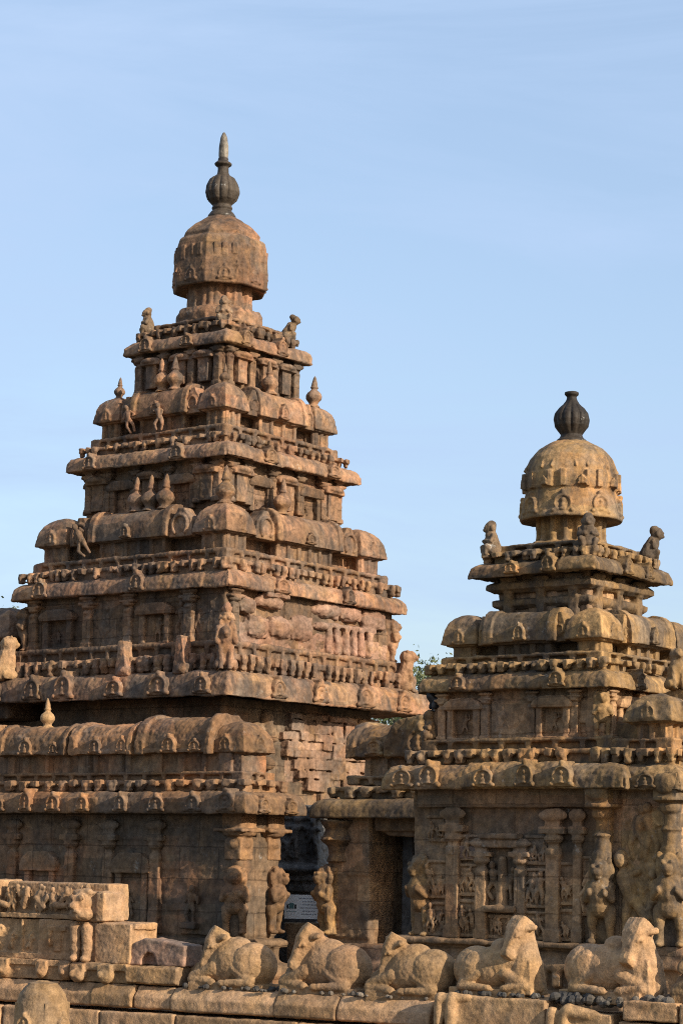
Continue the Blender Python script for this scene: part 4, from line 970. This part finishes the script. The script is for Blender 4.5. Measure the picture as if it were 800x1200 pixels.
for a, b in zip(xs[:-1], xs[1:]):
    mb = MB(); dz = rnd.uniform(-0.012, 0.012); dy = rnd.uniform(-0.02, 0.02)
    mb.extrude([(p[0] + dy, p[1] + dz) for p in cope], a + 0.008, b - 0.008, Matrix(((0, 1, 0, 0), (1, 0, 0, 0), (0, 0, 1, 0), (0, 0, 0, 1))))
    wpart('coping_stone', mb)
# lower courses
for z0, z1, y, st in ((1.12, 1.545, -0.10, 0.0), (0.6, 1.1, -0.14, 0.5), (0.0, 0.58, -0.14, 0.2)):
    x = -9.5 + st
    while x < 9.5:
        w = rnd.uniform(1.1, 1.9)
        if x < 2.3 or z1 < 1.3:
            mb = MB(); mb.box(x + .008, x + w - .008, y + rnd.uniform(-.015, .015), 0.6, z0, z1); wpart('wall_block', mb, M_COPE, 0.022)
        x += w
# taller blocks on the right with carved legs of a lost lion
def legs(mb, x, y, z0, z1):
    h = z1 - z0
    for s in (-1, 1):
        mb.cap((x + s * 0.075 + 0.02, y, z1 - 0.06), (x + s * 0.08, y - 0.02, z0 + h * 0.5), 0.075, 0.06); mb.cap((x + s * 0.08, y - 0.02, z0 + h * 0.5), (x + s * 0.08, y, z0), 0.055, 0.05)
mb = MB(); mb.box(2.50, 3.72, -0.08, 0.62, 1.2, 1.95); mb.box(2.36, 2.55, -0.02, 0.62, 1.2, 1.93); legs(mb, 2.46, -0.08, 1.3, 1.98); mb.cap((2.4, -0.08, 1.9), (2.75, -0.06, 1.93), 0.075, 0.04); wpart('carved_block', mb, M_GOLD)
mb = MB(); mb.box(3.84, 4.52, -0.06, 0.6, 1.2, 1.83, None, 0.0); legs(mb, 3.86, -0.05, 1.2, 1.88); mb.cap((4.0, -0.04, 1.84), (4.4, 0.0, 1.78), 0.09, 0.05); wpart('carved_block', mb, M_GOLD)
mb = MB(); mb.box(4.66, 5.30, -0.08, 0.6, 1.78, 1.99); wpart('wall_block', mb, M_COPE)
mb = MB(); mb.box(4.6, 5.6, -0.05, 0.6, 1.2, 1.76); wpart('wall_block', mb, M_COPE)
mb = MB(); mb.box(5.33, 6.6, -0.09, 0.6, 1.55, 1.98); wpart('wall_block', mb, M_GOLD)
x = 6.6
while x < 9.5:
    mb = MB(); mb.box(x + .01, x + 1.2, -0.05, 0.6, 1.2, 1.9); wpart('wall_block', mb, M_COPE, 0.03); x += 1.2

# ------------------------------------------------------------------ reclining bulls
def bull_mb(turn, nod, upright, hgt=0.0, chest=1.0, slim=1.0):
    """reclining bull facing +x; the head is turned by turn and bowed by nod; upright bulls hold neck and chest like a slab"""
    mb = MB()
    mb.ell((-0.30, 0, 0.26), (0.31, 0.27, 0.29), nu=20, nv=12); mb.ell((-0.06, 0, 0.27), (0.36, 0.265, 0.28), nu=20, nv=12)
    if upright:
        top = Vector((0.37, 0, 0.76 + hgt))
        mb.ell((0.06, 0, 0.53), (0.16, 0.13, 0.12), nu=16, nv=10)
        mb.cap((0.10, 0, 0.30), (0.34, 0, 0.36), 0.25, 0.2, n=16)
        mb.box(0.20, 0.60, -0.21 * chest, 0.21 * chest, -0.02, 0.40, None, 0.05); mb.cap((0.38, 0, 0.12), (0.40, 0, 0.36), 0.21 * chest, 0.20 * chest, n=18); mb.cap((0.40, 0, 0.34), top, 0.205 * chest, 0.13, n=18)
        mb.cap((0.52, 0, 0.40), (0.60, 0, 0.06), 0.05, 0.06)
        fx = 0.08
    else:
        top = Vector((0.14, 0, 0.56 + hgt))
        mb.ell((-0.06, 0, 0.50), (0.20, 0.14, 0.11), nu=16, nv=10)
        mb.cap((-0.04, 0, 0.38), top, 0.215, 0.125 * slim, n=16); mb.cap((0.04, 0, 0.36), (0.40, 0, 0.14), 0.215, 0.135, n=16); mb.cap((0.12, 0, 0.22), (0.40, 0, 0.14), 0.235, 0.15, n=16); mb.cap((0.22, 0, 0.50 + hgt), (0.44, 0, 0.18), 0.055, 0.05)
        fx = 0.02
    for s in (-1, 1):
        mb.cap((0.14 + fx, s * 0.16, 0.22), (0.45 + fx * 0.6, s * 0.15, 0.10), 0.10, 0.08, n=14); mb.cap((0.46 + fx * 0.6, s * 0.18, 0.08), (0.20 + fx, s * 0.225, 0.06), 0.065, 0.05, n=12); mb.ell((0.16 + fx, s * 0.235, 0.05), (0.075, 0.05, 0.05))
        mb.ell((-0.27, s * 0.15, 0.25), (0.19, 0.13, 0.25), rot=(0, 0.35, 0), nu=16, nv=10); mb.cap((-0.14, s * 0.20, 0.22), (-0.38, s * 0.215, 0.08), 0.075, 0.07); mb.cap((-0.38, s * 0.24, 0.06), (-0.06, s * 0.265, 0.05), 0.058, 0.045); mb.ell((0.0, s * 0.265, 0.045), (0.075, 0.05, 0.045))
    # head in its own frame: origin just behind the brow, +x along the nose
    o = 0.07 if upright else 0.09
    H = TR(*(top + Vector((o * math.cos(turn), o * math.sin(turn), 0.055)))) @ RZ(turn) @ Matrix.Rotation(nod, 4, 'Y') @ Matrix.Scale(1.05 * slim, 4)
    vs = []; fs = []
    secs = [(-0.14, 0.125, -0.10, 0.105), (-0.07, 0.14, -0.14, 0.125), (0.05, 0.135, -0.15, 0.125), (0.15, 0.098, -0.145, 0.09), (0.26, 0.072, -0.12, 0.055), (0.33, 0.085, -0.115, 0.05), (0.375, 0.07, -0.09, 0.025)]
    for x, w, zb, zt in secs:
        for a in range(12):
            t = 2 * PI * a / 12; c, q = math.cos(t), math.sin(t)
            c = math.copysign(abs(c) ** 0.45, c); q = math.copysign(abs(q) ** 0.45, q)
            vs.append((x, w * c, (zt + zb) / 2 + (zt - zb) / 2 * q))
    for k in range(len(secs) - 1):
        for a in range(12):
            b = (a + 1) % 12; fs.append((k * 12 + a, k * 12 + b, (k + 1) * 12 + b, (k + 1) * 12 + a))
    fs.append(tuple(reversed(range(12)))); fs.append(tuple((len(secs) - 1) * 12 + a for a in range(12)))
    mb.add(vs, [tuple(reversed(f)) for f in fs], H)
    for s in (-1, 1):
        mb.cap((-0.03, s * 0.11, 0.0), (-0.07, s * 0.185, -0.05), 0.055, 0.042, H, flat=0.7); mb.ell((0.085, s * 0.115, 0.02), (0.036, 0.026, 0.028), H)
        mb.cap((0.04, s * 0.115, 0.06), (0.13, s * 0.105, 0.055), 0.022, 0.016, H); mb.ell((0.325, s * 0.045, -0.01), (0.025, 0.02, 0.018), H)
    mb.box(-0.56, 0.50, -0.25, 0.25, -0.10, 0.04)
    return mb
G = 'reclining stone bulls along the boundary wall'
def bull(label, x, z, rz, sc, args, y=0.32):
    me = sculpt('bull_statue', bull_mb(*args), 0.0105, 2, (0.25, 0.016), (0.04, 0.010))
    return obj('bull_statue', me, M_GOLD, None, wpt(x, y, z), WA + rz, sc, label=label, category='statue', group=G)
bull('reclining stone bull next to the broken arched block, facing left with its muzzle pointing down', -0.74, 1.90, PI + 0.08, 0.98, (0.6, 1.08, False, -0.05))
bull('reclining stone bull just below the white sign, facing left with head raised', 0.60, 1.91, PI + 0.05, 1.0, (0.65, 1.0, False, -0.01, 1.0, 1.06))
bull('slim-headed reclining stone bull facing left just before the wall steps up to the taller blocks', 1.78, 1.91, PI + 0.08, 0.97, (0.5, 1.12, False, -0.05, 1.0, 0.97))
bull('stout reclining stone bull with a tall broad chest on the carved-leg block', 2.92, 2.00, -0.06, 0.92, (-2.0, 0.95, True, -0.05, 1.02))
bull('reclining stone bull on rubble with a square flat-topped head turned to the viewer', 4.36, 2.03, -0.12, 0.99, (-1.75, 1.0, True, -0.13, 1.0))
bull('reclining stone bull barely showing at the right edge of the picture', 5.66, 2.01, PI, 1.0, (0.3, 0.9, False))
# gravel packed under them
mb = MB(); r = random.Random(8)
for xa, xb, z, n in ((-1.3, -0.05, 1.875, 60), (0.0, 1.2, 1.875, 40), (1.2, 2.2, 1.875, 40), (2.5, 3.6, 1.96, 60), (3.75, 5.2, 1.9, 170)):
    for i in range(n):
        s = r.uniform(0.018, 0.05) * (1.5 if xa > 3.7 else 1); mb.ell((r.uniform(xa, xb), r.uniform(0.0, 0.35), z + s * 0.5 + (r.uniform(0, 0.09) if xa > 3.7 else 0)), (s, s * r.uniform(.7, 1), s * r.uniform(.6, .9)), rot=(0, r.uniform(-.4, .4), r.uniform(0, 3)), nu=7, nv=5)
gm = fast_mesh('gravel', mb)
obj('gravel', gm, M_GRAVEL, None, (WX, WY, 0), WA, None, kind='stuff', label='dark gravel packed under the stone bulls', category='gravel')

# ------------------------------------------------------------------ loose carved blocks on the left of the wall
def block(name, mb, label, loc, rz=0.0, vox=0.013, big=(0.25, 0.03), fine=(0.04, 0.01), sm=1, mat=None, cat='stone block'):
    return obj(name, sculpt(name, mb, vox, sm, big, fine), mat or M_GOLD, None, wpt(*loc), WA + rz, label=label, category=cat)
r = random.Random(77)
mb = MB(); mb.box(0, 1.5, 0, 0.5, 0, 0.25)
mb.box(0, 1.5, -0.03, 0.1, 0.17, 0.25)
for x in (0.45, 1.08, 1.46): mb.ell((x, -0.03, 0.12), (0.10, 0.07, 0.11)); mb.cbox((x, -0.02, 0.19), (0.17, 0.1, 0.09)); mb.ell((x, -0.09, 0.1), (0.04, 0.03, 0.04))
block('frieze_block', mb, 'lowest long block at the left edge with a row of small carved heads', (-4.55, 0.05, 1.88))
mb = MB(); mb.box(0, 1.62, 0.02, 0.5, 0, 0.23); mb.box(0, 0.85, -0.03, 0.1, 0.15, 0.24); mb.box(0.85, 1.62, -0.05, 0.1, 0.02, 0.21)
for x in (0.12, 0.55): mb.ell((x, -0.03, 0.1), (0.12, 0.1, 0.11)); mb.cbox((x, -0.03, 0.17), (0.2, 0.13, 0.1)); mb.ell((x - .04, -0.12, 0.1), (0.04, 0.03, 0.05))
block('frieze_block', mb, 'low frieze block with two reddish carved heads, under the lion-leg block', (-2.98, 0.02, 1.88), 0.02)
mb = MB(); mb.box(0, 1.45, 0.03, 0.5, 0, 0.5); mb.box(0, 1.45, -0.02, 0.1, 0, 0.07)
figure_relief(mb, 0.1, 0.55, 0.07, 0.46, 0.02, 2, r); mb.box(0.6, 0.64, -0.01, 0.1, 0, 0.5); figure_relief(mb, 0.65, 0.82, 0.07, 0.48, 0.02, 1, r)
mb.box(0.9, 1.45, -0.01, 0.1, 0.05, 0.5); mb.box(1.06, 1.36, -0.05, 0.1, 0.36, 0.42); mb.box(1.16, 1.28, -0.04, 0.1, 0.1, 0.38); mb.ell((1.1, -0.02, 0.26), (0.05, 0.05, 0.1))
block('relief_block', mb, 'middle block of the left stack with faint carved figures and a small shrine relief', (-4.50, 0.10, 2.13))
mb = MB(); mb.box(0.04, 1.70, 0.06, 0.5, 0, 0.46, None, 0.012); mb.box(0.0, 1.45, -0.02, 0.1, 0, 0.06)
for rep in range(2): figure_relief(mb, 0.06, 1.45, 0.05, 0.47, 0.01, 6, r)
for i in range(8): x = 0.1 + i * 0.165; mb.cap((x, 0.0, r.uniform(.15, .4)), (x + r.uniform(-.15, .15), 0.0, r.uniform(.08, .42)), 0.045, 0.035)
block('relief_block', mb, 'topmost block of the left stack, deeply carved with tangled human figures', (-4.25, 0.10, 2.64), 0.0, fine=(0.04, 0.012))
mb = MB(); mb.box(0, 0.5, 0.0, 0.5, 0, 0.48, None, 0.02); block('relief_block', mb, 'sunlit block end at the left edge beside the tangled-figure relief', (-4.82, 0.16, 2.64))
mb = MB(); mb.box(0.04, 0.42, 0.05, 0.45, 0.0, 0.39); mb.box(0.34, 0.46, 0.0, 0.45, 0.01, 0.37); mb.ell((0.13, 0.0, 0.25), (0.14, 0.14, 0.14)); mb.ell((0.13, -0.02, 0.1), (0.17, 0.13, 0.1)); mb.ell((0.09, -0.13, 0.2), (0.07, 0.08, 0.055)); mb.ell((0.13, -0.12, 0.13), (0.07, 0.06, 0.03))
for s in (-1, 1): mb.ell((0.13 + s * 0.06, -0.12, 0.29), 0.03); mb.torus_arch(0.13 + s * 0.06, 0.29, 0.045, 0.014, -0.125, 0, PI, 6)
mb.cap((0.02, 0.0, 0.36), (0.24, 0.0, 0.37), 0.05, 0.05)
block('lion_head_block', mb, 'small block carved as a snarling lion head on top of the lion-leg block', (-2.98, 0.02, 2.62), 0.0, cat='carved block')
mb = MB(); mb.box(0.0, 0.95, 0.04, 0.55, 0, 0.5)
for s, x in ((-1, 0.09), (1, 0.27)):
    mb.cap((x, 0.0, 0.42), (x + 0.01, -0.02, 0.27), 0.085, 0.065); mb.cap((x + .01, 0.0, 0.25), (x + .02, -0.02, 0.08), 0.07, 0.055); mb.ell((x + .01, -0.04, 0.04), (0.065, 0.08, 0.045)); mb.ell((x + .015, -0.01, 0.16), (0.075, 0.07, 0.05))
mb.box(0.38, 0.93, 0.0, 0.5, 0, 0.485); mb.box(0.9, 0.99, 0.03, 0.5, 0.42, 0.5)
block('lion_leg_block', mb, 'block with a pair of carved lion legs and a blank face', (-3.06, 0.05, 2.12), 0.03, cat='carved block')
M_PALEPINK = stone('pinkish_stone', [(0.30, 0.185, 0.125), (0.37, 0.235, 0.16), (0.33, 0.205, 0.135)], dark=0.2, white=0.15, dark_col=(0.16, 0.12, 0.09))
mb = MB(); mb.extrude([(0, 0), (0.24, 0), (0.26, 0.1), (0.34, 0.17), (0.44, 0.14), (0.5, 0.0), (0.9, 0), (0.9, 0.26), (0.6, 0.30), (0.3, 0.33), (0.12, 0.27), (0.02, 0.1)], 0.0, 0.4); mb.extrude([(0.1, 0), (0.6, 0), (0.6, 0.25), (0.1, 0.2)], 0.12, 0.42)
block('broken_block', mb, 'broken pinkish block with a small arch-shaped hollow, left of the first bull', (-2.22, 0.1, 2.11), 0.0, mat=M_PALEPINK)
mb = MB(); mb.ell((0.2, 0.1, 0.05), (0.28, 0.16, 0.1)); block('rubble_stone', mb, 'small flat pale stone lying between the broken block and the first bull', (-1.42, 0.35, 2.02), cat='stone')

# domed miniature shrine in the foreground
dome_s = thing('miniature_shrine', 'round domed stone top of a small shrine in the lower left corner', 'shrine', (-18.42, 18.62, 0))
mb = MB(); mb.lathe([(0.2, 1.56), (0.285, 1.54), (0.30, 1.58), (0.295, 1.7), (0.28, 1.84), (0.25, 1.94), (0.19, 2.02), (0.17, 2.03), (0.16, 2.055), (0.08, 2.07), (0.06, 2.085)], n=28)
for i in range(4): mb.merge(kudu_mb(0.22), RZ(i * PI / 2 + 0.1) @ TR(0, -0.30, 1.53)); mb.box(-0.02, 0.02, -0.3, -0.2, 1.62, 1.85, RZ(i * PI / 2 + 0.95))
obj('dome', sculpt('dome', mb, 0.010, 2, (0.2, 0.02), (0.03, 0.008)), M_GOLD, dome_s)
mb = MB(); mb.lathe([(0.36, 0), (0.36, 0.5), (0.28, 0.55), (0.26, 1.3), (0.33, 1.35), (0.33, 1.45), (0.2, 1.5), (0.2, 1.58)], n=8); obj('pedestal', sculpt('pedestal', mb, 0.02), M_GOLD, dome_s)

# ------------------------------------------------------------------ crow
crow = thing('crow', 'black crow perched on a carved figure between the two towers', 'bird', (-21.72, 30.55, 5.86), -2.2)
M_CROW = plain('black_feathers', (0.012, 0.012, 0.015), 0.5)
mb = MB(); mb.cap((-0.06, 0, 0.10), (0.05, 0, 0.24), 0.075, 0.07); mb.cap((0.05, 0, 0.24), (0.085, 0, 0.33), 0.06, 0.045); mb.ell((0.10, 0, 0.35), (0.055, 0.047, 0.048)); mb.cap((-0.06, 0, 0.1), (-0.17, 0, -0.05), 0.05, 0.018, flat=1.4)
obj('body', sculpt('body', mb, 0.008, 2, (0.1, 0.0), (0.02, 0.004)), M_CROW, crow)
mb = MB(); mb.cap((0.13, 0, 0.35), (0.2, 0, 0.33), 0.02, 0.006); obj('beak', mb, M_CROW, crow)
for s in (-1, 1):
    mb = MB(); mb.ell((-0.04, s * 0.065, 0.15), (0.14, 0.018, 0.06), rot=(0, 0.95, 0)); obj('wing', mb, M_CROW, crow)
    mb = MB(); mb.cap((0.0, s * 0.03, 0.08), (0.01, s * 0.03, 0.0), 0.012, 0.01); mb.cap((-0.02, s * 0.03, 0.0), (0.05, s * 0.03, 0.0), 0.009, 0.007); obj('leg', mb, M_CROW, crow)

# ------------------------------------------------------------------ trees beyond
M_BARK = plain('bark', (0.10, 0.085, 0.07), 0.9)
def leaf_mat():
    m = D.materials.new('leaves'); nt, N, L = nodes_of(m)
    out = N.new('ShaderNodeOutputMaterial'); bs = N.new('ShaderNodeBsdfPrincipled'); tr = N.new('ShaderNodeBsdfTranslucent'); mx = N.new('ShaderNodeMixShader')
    g = N.new('ShaderNodeNewGeometry'); r = N.new('ShaderNodeValToRGB'); L.new(g.outputs['Random Per Island'], r.inputs[0])
    r.color_ramp.elements[0].color = (0.05, 0.075, 0.025, 1); r.color_ramp.elements[1].color = (0.14, 0.15, 0.06, 1)
    L.new(r.outputs[0], bs.inputs['Base Color']); L.new(r.outputs[0], tr.inputs[0]); bs.inputs['Roughness'].default_value = 0.6; mx.inputs[0].default_value = 0.3
    L.new(bs.outputs[0], mx.inputs[1]); L.new(tr.outputs[0], mx.inputs[2]); L.new(mx.outputs[0], out.inputs[0])
    return m
M_LEAF = leaf_mat()
def tree(label, loc, h, spread, seed, density=1.0):
    r = random.Random(seed); t = thing('feathery_tree', label, 'tree', loc, r.uniform(0, 6)); tm = MB(); tips = []
    def grow(p, d, L, rad, lev):
        q = p + d * L; tm.cap(p, q, rad, rad * 0.65, n=7)
        if lev >= 4 or L < 0.35: tips.append((q, d, L)); return
        if lev >= 2: tips.append((p.lerp(q, 0.6), d, L))
        for i in range(r.choice((2, 3, 3))):
            a = r.uniform(0, 2 * PI); nd = (d + Vector((math.cos(a), math.sin(a), r.uniform(-.1, .5))) * r.uniform(0.45, 0.9) * spread).normalized()
            grow(q, nd, L * r.uniform(0.62, 0.82), rad * 0.6, lev + 1)
    grow(Vector((0, 0, 0)), Vector((0.05, 0, 1)), h * 0.36, h * 0.022, 0)
    obj('trunk', fast_mesh('trunk', tm), M_BARK, t)
    vs = []; fs = []
    for q, d, L in tips:
        for i in range(int(60 * density)):
            o = Vector((r.gauss(0, 1), r.gauss(0, 1), r.gauss(0, 0.8))) * 0.42
            c = q + o; u = Vector((r.gauss(0, 1), r.gauss(0, 1), r.gauss(0, 1))).normalized(); w = u.cross(Vector((r.gauss(0, 1), r.gauss(0, 1), r.gauss(0, 1)))).normalized()
            s = r.uniform(0.06, 0.13); b = len(vs)
            vs += [c - u * s, c + w * s * 0.4, c + u * s, c - w * s * 0.4]; fs.append((b, b + 1, b + 2, b + 3))
    me = D.meshes.new('crown'); me.from_pydata(vs, [], fs); me.update(); obj('crown', me, M_LEAF, t)
    return t
tree('feathery tree showing in the gap between the two towers', (-51.0, 70.2, 0), 11.4, 1.0, 4, 1.3)
tree('feathery tree seen under the great cornice, behind the passage roofs', (-57.0, 76.0, 0), 10.2, 1.0, 9, 1.7)
tree('feathery tree top showing at the left edge behind the tallest tower', (-66.5, 62.9, 0), 12.3, 1.0, 12, 1.8)

# ------------------------------------------------------------------ ground
mg = D.materials.new('sandy_ground'); nt, N, L = nodes_of(mg)
out = N.new('ShaderNodeOutputMaterial'); bs = N.new('ShaderNodeBsdfPrincipled'); L.new(bs.outputs[0], out.inputs[0]); bs.inputs['Roughness'].default_value = 0.95
g = N.new('ShaderNodeNewGeometry'); n = N.new('ShaderNodeTexNoise'); n.inputs['Scale'].default_value = 0.7; n.inputs['Detail'].default_value = 9; L.new(g.outputs['Position'], n.inputs['Vector'])
r_ = N.new('ShaderNodeValToRGB'); L.new(n.outputs['Fac'], r_.inputs[0]); r_.color_ramp.elements[0].position = 0.35; r_.color_ramp.elements[0].color = (0.07, 0.062, 0.038, 1); r_.color_ramp.elements[1].position = 0.65; r_.color_ramp.elements[1].color = (0.13, 0.105, 0.065, 1)
L.new(r_.outputs[0], bs.inputs['Base Color'])
bm_ = N.new('ShaderNodeBump'); bm_.inputs['Distance'].default_value = 0.05; L.new(n.outputs['Fac'], bm_.inputs['Height']); L.new(bm_.outputs[0], bs.inputs['Normal'])
gme = D.meshes.new('ground'); S = 3000
gme.from_pydata([(-S, -S, 0), (S, -S, 0), (S, S, 0), (-S, S, 0)], [], [(0, 1, 2, 3)]); gme.update()
obj('ground', gme, mg, None, kind='structure')

# ------------------------------------------------------------------ light, sky, camera
SUN_EL, SUN_AZ = math.radians(23), math.radians(-3.5)    # azimuth of the sun measured from +x towards +y
sd = Vector((math.cos(SUN_AZ) * math.cos(SUN_EL), math.sin(SUN_AZ) * math.cos(SUN_EL), math.sin(SUN_EL)))
ld = D.lights.new('sun', 'SUN'); ld.energy = 5.0; ld.angle = math.radians(0.5); ld.color = (1.0, 0.90, 0.74)
lo = D.objects.new('sun', ld); COL.objects.link(lo); lo.rotation_euler = (-sd).to_track_quat('-Z', 'Y').to_euler(); lo.location = (20, 0, 40)
w = D.worlds.new('World'); scene.world = w; w.use_nodes = True; nt = w.node_tree; N = nt.nodes; L = nt.links; N.clear()
wo = N.new('ShaderNodeOutputWorld'); bg = N.new('ShaderNodeBackground'); sky = N.new('ShaderNodeTexSky'); sky.sky_type = 'NISHITA'; sky.sun_disc = False
sky.sun_elevation = SUN_EL; sky.sun_rotation = PI / 2 - SUN_AZ; sky.air_density = 1.0; sky.dust_density = 2.0; sky.ozone_density = 1.0
bg.inputs[1].default_value = 0.15
tc = N.new('ShaderNodeTexCoord'); mp = N.new('ShaderNodeMapping'); mp.inputs['Scale'].default_value = (1.3, 1.3, 6.5); L.new(tc.outputs['Generated'], mp.inputs[0])
cn = N.new('ShaderNodeTexNoise'); cn.inputs['Scale'].default_value = 2.2; cn.inputs['Detail'].default_value = 8; cn.inputs['Roughness'].default_value = 0.6; cn.inputs['Distortion'].default_value = 0.6; L.new(mp.outputs[0], cn.inputs['Vector'])
cr = N.new('ShaderNodeMapRange'); cr.inputs[1].default_value = 0.40; cr.inputs[2].default_value = 0.68; cr.inputs[3].default_value = 0.42; cr.inputs[4].default_value = 0.95; L.new(cn.outputs['Fac'], cr.inputs[0])
cm = N.new('ShaderNodeMix'); cm.data_type = 'RGBA'; L.new(cr.outputs[0], cm.inputs[0]); L.new(sky.outputs[0], cm.inputs[6]); cm.inputs[7].default_value = (2.4, 3.2, 4.5, 1)   # thin high haze
L.new(cm.outputs[2], bg.inputs[0]); L.new(bg.outputs[0], wo.inputs[0])

yaw, pitch, roll, F = math.radians(37.75), math.radians(8.6), math.radians(1.1), 2730.0
f0 = Vector((-math.sin(yaw), math.cos(yaw), 0)); r0 = Vector((math.cos(yaw), math.sin(yaw), 0))
f = f0 * math.cos(pitch) + Vector((0, 0, math.sin(pitch))); u = r0.cross(f)
rr = r0 * math.cos(roll) + u * math.sin(roll); uu = -r0 * math.sin(roll) + u * math.cos(roll)
cd = D.cameras.new('camera'); cd.lens = F / 1200 * 36; cd.sensor_width = 36; cd.clip_start = 0.1; cd.clip_end = 10000
co = D.objects.new('camera', cd); COL.objects.link(co)
m = Matrix((rr, uu, -f)).transposed().to_4x4(); m.translation = (0, 0, 3.4); co.matrix_world = m
scene.camera = co
vs = scene.view_settings; vs.view_transform = 'Standard'; vs.look = 'None'; vs.exposure = 0.5; vs.gamma = 1.0; vs.use_curve_mapping = False
scene.render.engine = 'CYCLES'; scene.cycles.use_denoising = False; scene.cycles.sample_clamp_indirect = 2.0; scene.cycles.pixel_filter_type = 'BLACKMAN_HARRIS'; scene.cycles.filter_width = 1.05
scene.cycles.max_bounces = 6; scene.cycles.use_adaptive_sampling = False
print('done', round(time.time() - T0, 1), 'faces', TOTAL[0], flush=True)
